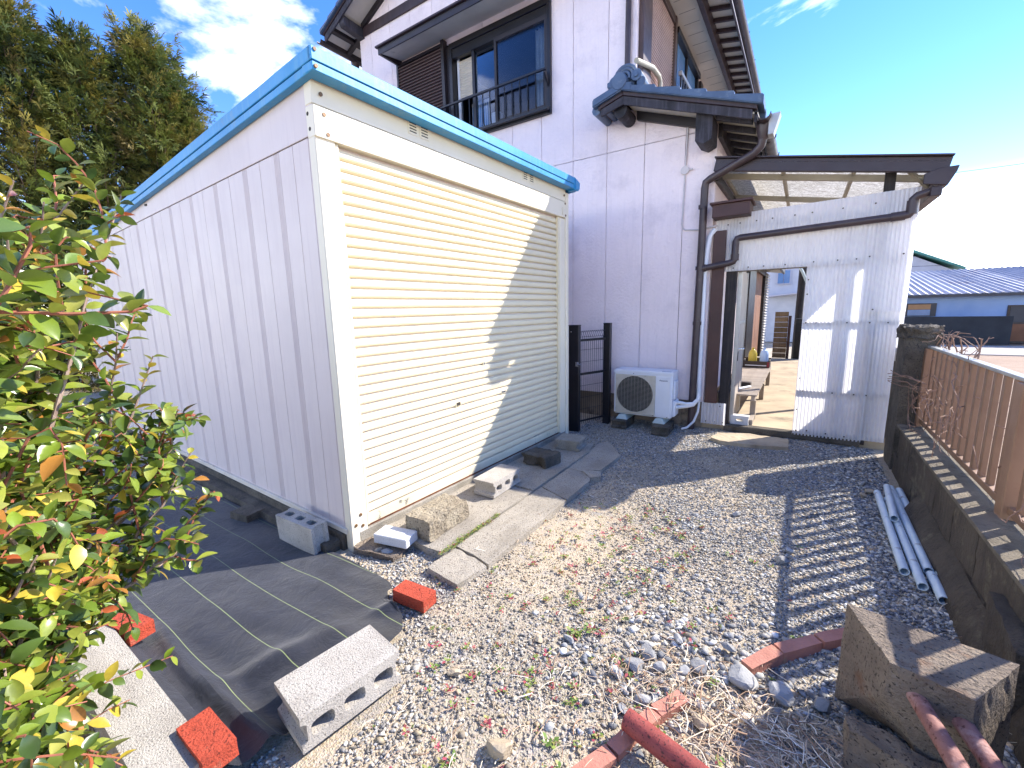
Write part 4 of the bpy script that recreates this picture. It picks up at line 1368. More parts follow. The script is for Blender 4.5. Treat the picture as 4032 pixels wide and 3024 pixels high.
# ------------------------------------------------------------------ hollow blocks
def hollow_block(L, T, H, nh=3, hw=0.07, ht=0.045, notch=0.012):
    """outline L x T in xy, holes run along z; returned centred on its base"""
    from mathutils.geometry import tessellate_polygon
    l, t = L / 2, T / 2
    outer = [(-l, -t), (l, -t), (l, -t * 0.62), (l - notch, -t * 0.45), (l - notch, t * 0.45), (l, t * 0.62), (l, t), (-l, t), (-l, t * 0.62), (-l + notch, t * 0.45), (-l + notch, -t * 0.45), (-l, -t * 0.62)]
    holes = []
    for k in range(nh):
        cx = (k - (nh - 1) / 2) * (L / nh) * 0.92
        hole = []
        for q in range(12):
            a = 2 * math.pi * q / 12 + 0.26
            sx = abs(math.cos(a)) ** 0.6 * (1 if math.cos(a) > 0 else -1)
            sy = abs(math.sin(a)) ** 0.6 * (1 if math.sin(a) > 0 else -1)
            hole.append((cx + sx * hw / 2, sy * ht / 2))
        holes.append(hole[::-1])
    loops = [outer] + holes
    flat = [p for lp in loops for p in lp]
    tris = tessellate_polygon([[Vector((p[0], p[1], 0)) for p in lp] for lp in loops])
    n = len(flat)
    mb = MB()
    vs = [(p[0], p[1], 0) for p in flat] + [(p[0], p[1], H) for p in flat]
    fs = [tuple(t3) for t3 in tris] + [tuple(i + n for i in t3) for t3 in tris]
    o = 0
    for lp in loops:
        m = len(lp)
        for i in range(m):
            j = (i + 1) % m
            fs.append((o + i, o + j, o + j + n, o + i + n))
        o += m
    mb.add(vs, fs)
    me = bpy.data.meshes.new('t')
    me.from_pydata(mb.v, [], mb.f)
    bm = bmesh.new()
    bm.from_mesh(me)
    bmesh.ops.recalc_face_normals(bm, faces=bm.faces)
    bm.verts.index_update()
    out = MB()
    out.v = [tuple(v.co) for v in bm.verts]
    out.f = [tuple(v.index for v in f.verts) for f in bm.faces]
    bm.free()
    bpy.data.meshes.remove(me)
    return out


def place(mb, loc, rz=0.0, rx=0.0, ry=0.0):
    return mb.xf(Matrix.Translation(loc) @ Matrix.Rotation(rz, 4, 'Z') @ Matrix.Rotation(ry, 4, 'Y') @ Matrix.Rotation(rx, 4, 'X'))


def lying(L, T, H, c, ang, z0, **kw):
    """block laid flat: T vertical, holes horizontal, length along ang from +X"""
    m = hollow_block(L, T, H, **kw)
    m.xf(Matrix.Translation((0, 0, T / 2)) @ Matrix.Rotation(rad(90), 4, 'X') @ Matrix.Translation((0, 0, -H / 2)))
    return place(m, (c[0], c[1], z0), ang)


BG = 'loose concrete blocks around the shed'
solo(lying(0.395, 0.125, 0.20, (-2.01, 2.715), rad(91), 0.044, hw=0.075, ht=0.05, notch=0.022), 'concrete_block', 'concrete_light',
     'clean pale grey hollow concrete block with three holes lying against the shutter', 'concrete block', BG, 0.003)
w = MB().box(-0.2, -0.108, 0, 0.2, 0.108, 0.14)
solo(place(roughen(w, 9, 0.010, 5, 26, 0.02), (-1.99, 1.985, 0.038), rad(91)), 'concrete_block', 'concrete_weathered',
     'rough crumbling brown concrete block lying on the paving before the shutter', 'concrete block', BG)
w = MB().box(-0.145, -0.12, 0, 0.145, 0.12, 0.105)
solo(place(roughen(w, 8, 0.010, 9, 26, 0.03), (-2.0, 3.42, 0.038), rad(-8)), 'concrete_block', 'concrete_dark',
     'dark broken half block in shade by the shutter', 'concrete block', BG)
solo(lying(0.27, 0.105, 0.25, (-1.965, 4.0), rad(7), 0.04, nh=0, notch=0.03), 'concrete_block', 'concrete_grey',
     'short grooved grey block at the far end of the shutter beside the gate', 'concrete block', BG, 0.004)
solo(place(MB().box(-0.125, -0.065, 0, 0.125, 0.065, 0.062), (-2.09, 1.69, 0.035), rad(13)), 'concrete_block', 'concrete_pale',
     'smooth pale concrete paver lying at the foot of the shed corner post', 'concrete block', BG, 0.004)
w = MB().box(-0.17, -0.08, 0, 0.16, 0.07, 0.05)
solo(place(roughen(w, 6, 0.012, 15, 20, 0.02), (-2.15, 1.62, -0.035), rad(10)), 'stone_slab', 'concrete_brown', 'flat broken stone slab under the pale paver at the shed corner', 'stone slab')
solo(place(hollow_block(0.40, 0.115, 0.215, hw=0.075, ht=0.05), (-2.675, 1.405, -0.045), rad(2), rad(3)), 'concrete_block', 'concrete_light',
     'grey hollow block standing upright against the shed side wall, three holes up', 'concrete block', BG, 0.003)
w = MB().box(-0.1, -0.07, 0, 0.1, 0.07, 0.06)
solo(place(roughen(w, 4, 0.005, 2), (-3.42, 1.385, -0.02), rad(8)), 'concrete_block', 'concrete_dark',
     'small flat dark block on the black sheet beside the shed wall', 'concrete block', BG)
solo(lying(0.39, 0.14, 0.225, (-1.385, 0.805), rad(82.2), 0.02, nh=3, hw=0.085, ht=0.06, notch=0.02), 'concrete_block', 'concrete_light',
     'long hollow concrete block weighing down the near edge of the black sheet', 'concrete block', BG, 0.004)
w = MB().box(-2.70, 0.235, -0.08, -1.49, 0.405, 0.10)
solo(roughen(w, 5, 0.003, 4), 'kerb_slab', 'concrete_light', 'long pale concrete kerb slab beside the bush at the sheet edge', 'kerb slab')

BR = 'red bricks holding the sheet'
for c, z, ang, lab in (((-1.588, 1.377), -0.005, 5, 'bright red brick at the corner of the black sheet beside the gravel'),
                       ((-1.560, 0.415), 0.055, 0, 'bright red brick on the sheet beside the kerb slab, nearest the camera'),
                       ((-2.52, 0.455), 0.04, 12, 'red brick half hidden under the bush at the sheet edge')):
    bk = MB().box(-0.105, -0.05, 0, 0.105, 0.05, 0.066)
    solo(place(roughen(bk, 3, 0.0015, ang), (c[0], c[1], z), rad(ang)), 'brick', 'brick_red', lab, 'brick', BR, 0.0)


# ------------------------------------------------------------------ black weed sheet
def build_sheet():
    from mathutils import noise as mn
    ys = np.linspace(0.40, 1.435, 90)
    ey = [0.40, 0.46, 0.56, 0.62, 0.9, 1.10, 1.18, 1.25, 1.28, 1.33, 1.36, 1.385, 1.40, 1.415, 1.435]
    ex = [-1.50, -1.45, -1.42, -1.44, -1.42, -1.44, -1.46, -1.54, -1.68, -1.745, -1.745, -1.78, -1.86, -2.05, -2.36]
    nu = 170
    mb = MB()
    for y in ys:
        xe = float(np.interp(y, ey, ex))
        for i in range(nu + 1):
            t = (i / nu) ** 0.6
            x = -5.8 + (xe + 5.8) * t
            r1 = mn.noise(Vector((x * 2.2, y * 3.5, 1.0)))
            r2 = mn.noise(Vector((x * 1.5 + y * 3.0, y * 7.0 - x * 2.0, 4.0)))
            fold = math.exp(-((y - 0.545 - 0.02 * math.sin(x * 4)) / 0.035) ** 2) * 0.045
            dip = -math.exp(-((y - 0.63) / 0.05) ** 2) * 0.018
            ridge = math.exp(-((x + 1.80 - 0.35 * (y - 0.8)) / 0.06) ** 2) * 0.022 * math.exp(-((y - 0.75) / 0.22) ** 2)
            ridge += math.exp(-((x + 1.66 - 0.6 * (y - 1.2)) / 0.04) ** 2) * 0.03 * math.exp(-((y - 1.27) / 0.09) ** 2)
            z = 0.006 + 0.020 * r1 + 0.017 * r2 + fold + dip + ridge
            near = min(1.0, max(0.0, (x + 2.6) / 0.4))
            z = z * (0.45 + 0.55 * near)
            z += -0.035 * min(1.0, max(0.0, (-1.6 - x) / 1.0)) + 0.004
            if y < 0.46:
                z += (0.46 - y) * 0.9
            mb.v.append((x, float(y), z + 0.012))
    m = nu + 1
    for j in range(len(ys) - 1):
        for i in range(nu):
            mb.f.append((j * m + i, j * m + i + 1, (j + 1) * m + i + 1, (j + 1) * m + i))
    o = bpy.data.objects.new('weed_sheet', mb.mesh('weed_sheet', 'weed_sheet_fabric', smooth=True))
    COL.objects.link(o)
    setp(o, 'black woven weed-control sheet with thin green lines spread beside the shed', 'ground sheet')


build_sheet()

# ------------------------------------------------------------------ paving in front of the shutter
SLABS = []


def slab(poly, z0, z1, mat, label, seed, sub=0, group='concrete paving slabs before the shed'):
    SLABS.append(poly)
    m = MB().prism(poly, 'z', z0, z1)
    m = roughen(m, 7, 0.004, seed, 30, 0.008)
    return solo(m, 'paving_slab', mat, label, 'paving slab', group)


slab([(-2.36, 1.80), (-2.0, 1.76), (-1.86, 1.74), (-1.735, 1.755), (-1.735, 2.82), (-2.33, 2.86)], -0.07, 0.036, 'slab_concrete', 'long worn paving slab along the near half of the shutter', 1)
slab([(-2.33, 2.87), (-1.735, 2.83), (-1.735, 3.92), (-1.80, 4.22), (-2.27, 4.25)], -0.07, 0.038, 'slab_concrete', 'shaded paving slab along the far half of the shutter', 2)
slab([(-1.725, 1.60), (-1.46, 1.57), (-1.425, 1.79), (-1.56, 1.83), (-1.715, 1.845)], -0.07, 0.026, 'slab_concrete', 'broken end piece of the outer slab row nearest the camera', 3)
slab([(-1.722, 1.862), (-1.57, 1.845), (-1.425, 1.808), (-1.43, 2.82), (-1.722, 2.94)], -0.07, 0.028, 'slab_concrete', 'long sunlit outer paving slab with moss in its joint', 4)
slab([(-1.722, 2.955), (-1.43, 2.835), (-1.43, 3.30), (-1.52, 3.42), (-1.722, 3.46)], -0.07, 0.026, 'slab_concrete', 'outer paving slab crossed by the shadow edge', 5)
slab([(-1.725, 3.475), (-1.60, 3.45), (-1.45, 3.56), (-1.43, 4.05), (-1.70, 4.42), (-1.78, 4.30)], -0.07, 0.022, 'slab_concrete', 'farthest outer paving slab near the air conditioner', 6)
slab([(-1.57, 3.44), (-1.45, 3.33), (-1.38, 3.40), (-1.43, 3.52)], -0.05, 0.034, 'slab_concrete', 'small broken chunk lying on the outer slab row', 7)
slab([(-0.76, 5.10), (-0.72, 5.33), (-0.46, 5.46), (-0.03, 5.44), (-0.02, 5.12), (-0.41, 5.01), (-0.66, 5.03)], -0.05, 0.035, 'veranda_concrete', 'flat pale step slab in front of the screen doorway', 8, group='step slabs')


# ------------------------------------------------------------------ air conditioner
def build_ac():
    A_ = thing('air_conditioner', 'white outdoor air conditioner unit with round fan grille on blocks by the house wall', 'air conditioner', (-1.6, 5.33, 0))
    x0, x1, y0, y1, z0, z1 = -1.945, -1.225, 5.20, 5.48, 0.165, 0.725
    body = part(MB().box(x0, y0, z0, x1, y1, z1), 'body', 'ac_white', A_, 0.014, seg=3, smooth=True)
    part(MB().box(x0 - 0.004, y0 - 0.006, z1 - 0.035, x1 + 0.004, y1 + 0.004, z1 + 0.008), 'top_cover', 'ac_white', A_, 0.010, seg=2, smooth=True)
    gp = part(MB().box(x0 + 0.025, y0 - 0.012, z0 + 0.015, -1.42, y0 + 0.002, z1 - 0.045), 'grille_panel', 'ac_grille_panel', A_, 0.005)
    c = Vector((-1.672, y0 - 0.013, 0.438))
    r = 0.232
    part(MB().disc(c, (0, -1, 0), r, 0.003, 40), 'fan_opening', 'ac_dark', gp)
    g = MB()
    k = -r + 0.008
    while k < r:
        h = math.sqrt(max(0, r * r - k * k))
        g.bar((c.x - h, c.y - 0.010, c.z + k), (c.x + h, c.y - 0.010, c.z + k), 0.006, 0.0045)
        k += 0.0155
    for k in range(-5, 6):
        xx = k * 0.042
        h = math.sqrt(max(0, r * r - xx * xx))
        g.bar((c.x + xx, c.y - 0.006, c.z - h), (c.x + xx, c.y - 0.006, c.z + h), 0.003, 0.004, (0, 1, 0))
    part(g, 'fan_guard', 'guard_grey', gp, kind='stuff')
    part(MB().tube([(c.x + r * math.cos(a), c.y - 0.008, c.z + r * math.sin(a)) for a in [2 * math.pi * q / 40 for q in range(41)]], 0.006, 6, False), 'guard_ring', 'ac_grille_panel', gp, smooth=True)
    part(MB().box(-1.412, y0 - 0.006, z0 + 0.012, x1 - 0.02, y0 + 0.001, z1 - 0.05), 'service_panel', 'ac_white', A_, 0.003)
    part(MB().box(x1 - 0.002, 5.26, 0.40, x1 + 0.02, 5.42, 0.62), 'valve_cover', 'ac_white', A_, 0.008)
    part(MB().box(x1 - 0.002, 5.25, 0.18, x1 + 0.03, 5.44, 0.38), 'valve_cover', 'ac_white', A_, 0.012)
    part(MB().box(-1.36, y0 + 0.03, z1 + 0.008, -1.25, y0 + 0.05, z1 + 0.011), 'top_slot', 'far_pane', A_)
    # lettering
    cu = bpy.data.curves.new('lettering', 'FONT')
    cu.body = 'Panasonic'
    cu.size = 0.036
    cu.align_x = 'CENTER'
    cu.align_y = 'CENTER'
    cu.extrude = 0.0006
    cu.offset = 0.0006
    tmp = bpy.data.objects.new('tmp_text', cu)
    COL.objects.link(tmp)
    bpy.context.view_layer.update()
    dg = bpy.context.evaluated_depsgraph_get()
    me = bpy.data.meshes.new_from_object(tmp.evaluated_get(dg))
    bpy.data.objects.remove(tmp)
    me.materials.clear()
    me.materials.append(MATS['letter_navy'])
    inst(me, 'lettering', A_, Matrix.Translation((-1.325, y0 - 0.0085, 0.628)) @ Matrix.Rotation(rad(90), 4, 'X') @ Matrix.Scale(0.68, 4))
    for (sx, sz) in ((x0 + 0.035, z0 + 0.02), (-1.44, z0 + 0.02), (-1.27, z0 + 0.02), (-1.69, z1 - 0.03)):
        part(MB().disc((sx, y0 - 0.012, sz), (0, -1, 0), 0.005, 0.003, 8), 'screw', 'vent_dark', A_)
    # plastic feet
    for fx in (-1.82, -1.36):
        f = MB()
        b0, b1 = 0.105, 0.163
        f.add([(fx - 0.075, 5.14, b0), (fx + 0.075, 5.14, b0), (fx + 0.075, 5.50, b0), (fx - 0.075, 5.50, b0), (fx - 0.04, 5.17, b1), (fx + 0.04, 5.17, b1), (fx + 0.04, 5.47, b1), (fx - 0.04, 5.47, b1)],
              [(0, 3, 2, 1), (4, 5, 6, 7), (0, 1, 5, 4), (1, 2, 6, 5), (2, 3, 7, 6), (3, 0, 4, 7)])
        part(f, 'foot', 'ac_foot', A_, 0.004)
    # lagged pipes and drain hose
    for dz, dy in ((0.0, 0.0), (-0.055, -0.02)):
        part(MB().tube([(x1 + 0.02, 5.33 + dy, 0.345 + dz), (x1 + 0.06, 5.34, 0.35 + dz), (-1.10, 5.40, 0.325 + dz * 0.5), (-1.03, 5.44, 0.33 + dz * 0.3), (-0.985, 5.49, 0.38), (-0.985, 5.53, 0.47)], 0.022, 10), 'lagged_pipe', 'pipe_lagging', A_, smooth=True)
    part(MB().tube([(-0.975, 5.535, 0.40), (-0.985, 5.52, 0.22), (-1.02, 5.48, 0.10), (-1.08, 5.42, 0.03), (-1.14, 5.38, 0.012)], 0.014, 8), 'drain_hose', 'pipe_lagging', A_, smooth=True)


build_ac()
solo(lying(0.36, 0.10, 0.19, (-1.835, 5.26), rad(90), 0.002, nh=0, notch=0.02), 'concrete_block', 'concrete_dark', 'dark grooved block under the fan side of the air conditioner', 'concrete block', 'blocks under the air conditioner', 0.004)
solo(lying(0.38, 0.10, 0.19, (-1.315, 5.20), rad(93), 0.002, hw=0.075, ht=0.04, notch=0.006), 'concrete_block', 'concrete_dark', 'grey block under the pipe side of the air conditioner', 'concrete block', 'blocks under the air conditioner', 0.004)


# ------------------------------------------------------------------ boundary wall, pillar and fence
def build_boundary():
    B = thing('block_wall', 'low weathered concrete block wall under the brown fence', 'wall', (0.86, 2.6, 0))
    y = 4.98
    k = 0
    while y > 0.2:
        for c in range(2):
            ya = y - (0.2 if c else 0.0)
            b = MB().box(0.775, ya - 0.395, -0.08 + c * 0.245, 0.955, ya - 0.006, 0.158 + c * 0.245 if c else 0.160)
            part(roughen(b, 4, 0.006, k * 2 + c + 1, 14, 0.012), 'block', 'block_wall_concrete', B)
        y -= 0.40
        k += 1
    part(MB().box(0.80, 0.1, -0.08, 0.94, 4.98, 0.385), 'mortar_core', 'concrete_dark', B)
    cp = MB()
    cp.box(0.772, 0.1, 0.404, 0.958, 4.98, 0.425)
    part(roughen(cp, 12, 0.004, 8, 9), 'cap', 'wall_cap_concrete', B)
    ft = MB().prism([(0.70, -0.05), (0.775, -0.05), (0.775, 0.16), (0.745, 0.13), (0.71, 0.06)], 'y', 0.2, 3.9)
    part(roughen(ft, 12, 0.022, 6, 5), 'footing', 'block_wall_concrete', B)
    P = MB().box(0.765, 5.01, -0.08, 0.985, 5.40, 1.20)
    P = roughen(P, 9, 0.008, 12, 12, 0.012)
    pl = solo(P, 'concrete_pillar', 'concrete_dark', 'weathered dark concrete pillar with crumbling cap at the end of the fence', 'pillar')
    c = roughen(MB().box(0.755, 4.99, 1.18, 1.0, 5.41, 1.285), 11, 0.03, 21, 22, 0.05)
    cap = bpy.data.objects.new('cap', c.mesh('cap', 'concrete_dark', smooth=False))
    COL.objects.link(cap)
    cap.parent = pl
    cap.location = -pl.location
    W2 = thing('passage_wall', 'solid block wall continuing behind the corrugated screen beside the passage', 'wall', (0.9, 9.0, 0))
    part(MB().box(0.83, 5.72, -0.05, 0.96, 13.2, 1.06), 'wall_body', 'concrete_dark', W2, 0.01)

    F = thing('slatted_fence', 'brown metal slatted fence with grey top rail on the block wall', 'fence', (0.93, 2.6, 0.42))
    X = 0.93
    for yy in (5.0, 3.03, 1.06):
        m = MB().box(X - 0.04, yy - 0.045, 0.42, X + 0.04, yy + 0.045, 1.102)
        part(m, 'post', 'fence_brown', F, 0.004)
    part(MB().box(X - 0.024, 0.2, 1.104, X + 0.024, 5.04, 1.124), 'top_rail', 'rail_grey', F, 0.004)
    part(MB().box(X - 0.02, 0.2, 0.455, X + 0.02, 5.04, 0.495), 'bottom_rail', 'fence_brown', F, 0.003)
    pme = MB().box(-0.013, -0.023, 0.47, 0.013, 0.023, 1.103).mesh('picket', 'fence_brown', 0.003)
    yy = 4.86
    while yy > 0.25:
        if min(abs(yy - q) for q in (5.0, 3.03, 1.06)) > 0.06:
            inst(pme, 'picket', F, Matrix.Translation((X, yy, 0)))
        yy -= 0.14


build_boundary()


def build_vine():
    r = random.Random(5)
    V = MB()

    def twig(p, d, n, step, rad0):
        pts = [Vector(p)]
        d = Vector(d).normalized()
        for _ in range(n):
            d = (d + Vector((r.gauss(0, .35), r.gauss(0, .35), r.gauss(0, .35)))).normalized()
            q = pts[-1] + d * step
            q.x = min(max(q.x, 0.82), 1.02)
            q.z = min(max(q.z, 0.43), 1.26)
            pts.append(q)
        V.tube(pts, rad0, 5, radii=[rad0 * (1 - 0.6 * i / n) for i in range(n + 1)])
        return pts
    for k in range(52):
        y = r.triangular(3.6, 5.25, 4.9)
        z = r.uniform(0.45, 1.05)
        twig((r.uniform(0.86, 0.91), y, z), (r.uniform(-.1, .1), r.choice((-1, 1)), r.uniform(-.5, .5)), r.randint(6, 14), 0.05, r.uniform(0.002, 0.0045))
    for k in range(16):
        twig((0.95, r.uniform(3.9, 5.0), 1.13), (0.2, r.choice((-1, 1)) * 0.6, 0.9), r.randint(5, 9), 0.045, r.uniform(0.003, 0.006))
    for k in range(6):
        pts = [Vector((0.86, r.uniform(4.6, 4.95), r.uniform(0.75, 0.85)))]
        for q in range(7):
            pts.append(pts[-1] + Vector((-0.025, 0.035 + r.uniform(-.02, .05), r.gauss(0, .012))))
        V.tube(pts, 0.003, 5)
    for k in range(10):
        twig((0.9, r.uniform(1.9, 3.6), r.uniform(0.44, 0.9)), (0, r.choice((-1, 1)), r.uniform(-.3, .3)), 8, 0.05, 0.003)
    o = bpy.data.objects.new('dry_vine', V.mesh('dry_vine', 'vine_dry', smooth=True))
    COL.objects.link(o)
    setp(o, 'leafless dry vine tangled through the far half of the slatted fence', 'vine')


build_vine()

# ------------------------------------------------------------------ white pipes by the wall
PG = 'old white vinyl pipes by the wall'
for a, b, lab in (((0.590, 4.20, 0.028), (0.575, 2.98, 0.026), 'white vinyl pipe on the outer side of the bundle, farthest from the wall'),
                  ((0.640, 4.10, 0.026), (0.630, 2.86, 0.026), 'white vinyl pipe with split near end in the middle of the bundle'),
                  ((0.690, 4.36, 0.030), (0.685, 3.05, 0.028), 'white vinyl pipe reaching farthest towards the screen, slipped behind its neighbour'),
                  ((0.738, 4.34, 0.028), (0.735, 2.84, 0.026), 'white vinyl pipe lying closest to the block wall'),
                  ((0.690, 3.02, 0.026), (0.692, 2.77, 0.026), 'short white pipe end poking out nearest the camera'),
                  ((0.612, 3.62, 0.070), (0.650, 4.25, 0.072), 'short rusty-marked white pipe resting on top of the bundle')):
    solo(MB().pipe(a, b, 0.023, 0.019, 16), 'vinyl_pipe', 'vinyl_pipe', lab, 'pipe', PG, smooth=True)

# ------------------------------------------------------------------ terracotta edging
def edging(pts, w, z, name, label):
    T = thing(name, label, 'edging', (pts[0][0], pts[0][1], 0))
    for i in range(len(pts) - 1):
        a, b = Vector(pts[i] + (z,)), Vector(pts[i + 1] + (z,))
        d = (b - a).normalized() * 0.004
        m = MB().bar(a + d, b - d, w, 0.07)
        part(roughen(m, 3, 0.003, i + 3, 20, 0.006), 'edging_tile', 'edging_terracotta', T)


edging([(-0.085, 1.80), (0.022, 1.97), (0.168, 2.135), (0.29, 2.26)], 0.055, 0.0, 'brick_edging', 'row of three sunken terracotta edging tiles behind the concrete base')
edging([(-0.50, 1.02), (-0.425, 1.175), (-0.385, 1.29), (-0.342, 1.40), (-0.268, 1.53)], 0.055, -0.008, 'brick_edging', 'row of four sunken terracotta edging tiles crossed by the red pipe')
solo(MB().pipe((-0.405, 1.268, 0.075), (0.25, 1.12, 0.06), 0.037, 0.032, 20), 'steel_pipe', 'rust_red_paint', 'thick rusty red painted steel pipe end lying over the edging', 'pipe', None, smooth=True)


# ------------------------------------------------------------------ concrete footing with two poles
def build_footing():
    T = thing('concrete_footing', 'tilted brown concrete post footing with two rusty poles cast into it', 'footing', (0.42, 1.7, 0))
    A3, B3, C3, D3 = (0.218, 1.865, 0.40), (0.63, 1.79, 0.405), (0.485, 1.565, 0.395), (0.306, 1.60, 0.40)
    A0, B0, C0, D0 = (0.215, 1.88, -0.03), (0.64, 1.80, -0.03), (0.50, 1.565, -0.03), (0.303, 1.61, 0.265)
    Cm = (0.42, 1.60, 0.26)
    m = MB().add([A3, B3, C3, D3, A0, B0, C0, D0], [(0, 3, 2, 1), (0, 4, 7, 3), (3, 7, 6, 2), (2, 6, 5, 1), (1, 5, 4, 0), (4, 5, 6, 7)])
    part(roughen(m, 9, 0.004, 6, 30, 0.007), 'footing_body', 'concrete_brown', T)
    for a, b in (((0.36, 1.66, 0.315), (0.55, 0.85, 0.30)), ((0.455, 1.64, 0.30), (0.66, 0.85, 0.285))):
        part(MB().pipe(a, b, 0.0235, 0.02, 18), 'pole', 'rusty_pole', T, smooth=True)
    m = MB().prism([(0.222, 1.60), (0.285, 1.612), (0.335, 1.605), (0.38, 1.575), (0.45, 1.56), (0.45, 1.48), (0.34, 1.51), (0.226, 1.548)], 'z', -0.03, 0.15)
    solo(roughen(m, 5, 0.006, 16, 26, 0.015), 'concrete_fragment', 'concrete_brown', 'jagged broken concrete fragment standing before the pole footing', 'concrete fragment')
    m = MB().prism([(0.70, 2.02), (0.80, 2.03), (0.80, 2.45), (0.73, 2.42)], 'z', -0.05, 0.30)
    solo(roughen(m, 6, 0.012, 19, 18, 0.03), 'concrete_fragment', 'block_wall_concrete', 'mossy concrete fragment leaning against the block wall behind the footing', 'concrete fragment')


build_footing()


# ------------------------------------------------------------------ veranda and what stands in it
struct(MB().box(-0.96, 5.66, -0.05, 0.83, 13.6, 0.06), 'veranda_floor', 'veranda_concrete', 0.0)


def build_veranda():
    B = thing('slatted_bench', 'long low weathered wooden slatted bench along the house wall in the passage', 'bench', (-0.63, 7.5, 0.06))
    sm = MB().box(-0.86, 0, 0.375, -0.40, 0.055, 0.395).mesh('slat', 'bench_wood', 0.003)
    for k in range(41):
        inst(sm, 'slat', B, Matrix.Translation((random.uniform(-.004, .004), 6.0 + k * 0.074, 0)))
    for x in (-0.82, -0.44):
        part(MB().box(x - 0.02, 6.0, 0.31, x + 0.02, 9.03, 0.374), 'side_rail', 'bench_wood', B, 0.003)
    for y in (6.1, 7.5, 8.9):
        for x in (-0.82, -0.44):
            part(MB().box(x - 0.03, y - 0.03, 0.06, x + 0.03, y + 0.03, 0.31), 'leg', 'bench_wood', B, 0.003)
    part(MB().box(-0.47, 5.75, 0.06, -0.41, 6.2, 0.13), 'foot_beam', 'bench_wood', B, 0.003)
    solo(lying(0.20, 0.12, 0.10, (-0.545, 5.735), rad(0), 0.062, nh=1, hw=0.08, ht=0.04, notch=0.004), 'concrete_block', 'concrete_pale', 'small pale block with one slot just inside the doorway', 'concrete block', None, 0.003)
    solo(MB().bar((-0.80, 6.62, 0.43), (-0.52, 6.60, 0.43), 0.10, 0.06), 'plank', 'box_dark', 'short dark plank lying across the near end of the bench', 'plank', None, 0.003)
    t = thing('hand_tool', 'wooden-handled garden tool lying on the near end of the bench', 'tool', (-0.66, 6.2, 0.4))
    part(MB().bar((-0.70, 6.12, 0.415), (-0.52, 6.52, 0.415), 0.035, 0.02), 'handle', 'conduit_white', t, 0.003)
    part(MB().bar((-0.70, 6.14, 0.43), (-0.66, 6.0, 0.34), 0.04, 0.01), 'blade', 'rust', t)
    b = thing('storage_crate', 'dark open crate with a pale stripe at the far end of the bench', 'crate', (-0.62, 8.85, 0.395))
    part(MB().box(-0.84, 8.70, 0.397, -0.42, 8.72, 0.51).box(-0.84, 8.98, 0.397, -0.42, 9.0, 0.55).box(-0.84, 8.72, 0.397, -0.82, 8.98, 0.53).box(-0.44, 8.72, 0.397, -0.42, 8.98, 0.53), 'crate_side', 'box_dark', b, 0.003)
    part(MB().box(-0.80, 8.690, 0.43, -0.47, 8.699, 0.445), 'stripe', 'conduit_white', b)
    part(MB().box(-0.46, 8.688, 0.41, -0.425, 8.699, 0.50), 'stripe', 'label_red', b)
    for x, m, lab in ((-0.70, 'bottle_yellow', 'big plastic bottle of yellow liquid in the crate'), (-0.52, 'bottle_clear', 'big clear bluish plastic bottle in the crate')):
        bt = MB().tube([(x, 8.85, 0.40), (x, 8.85, 0.42), (x, 8.85, 0.62), (x, 8.85, 0.68), (x, 8.85, 0.71), (x, 8.85, 0.74)], 0.07, 14, radii=[0.06, 0.07, 0.07, 0.055, 0.022, 0.022])
        o = solo(bt, 'bottle', m, lab, 'bottle', 'bottles in the crate', smooth=True)
    PF = thing('plank_fence', 'short fence of stacked horizontal wooden planks closing the passage', 'fence', (-0.45, 13.6, 0.06))
    for k in range(9):
        part(MB().box(-0.62, 13.6, 0.07 + k * 0.138, -0.31, 13.63, 0.07 + k * 0.138 + 0.13), 'plank', 'timber_tan', PF, 0.004)
    part(MB().box(-0.305, 13.55, 0.06, -0.24, 13.63, 1.2), 'post', 'timber_brown', PF, 0.004)
    solo(MB().box(-0.15, 13.7, -0.02, 0.30, 13.95, 1.12), 'storage_box', 'ac_dark', 'tall black box standing at the end of the passage', 'box', None, 0.01)
    U = thing('utility_post', 'dark timber post with pale pipe at the end of the passage', 'post', (-0.08, 14.2, 0))
    part(MB().tube([(-0.10, 14.2, 0), (-0.08, 14.2, 4.2)], 0.09, 12), 'pole', 'timber_dark', U, smooth=True)
    part(MB().tube([(-0.25, 14.05, 2.62), (-0.10, 14.05, 2.35), (0.05, 14.05, 2.0), (0.06, 14.05, 1.2)], 0.035, 8), 'pipe', 'ac_foot', U, smooth=True)


build_veranda()


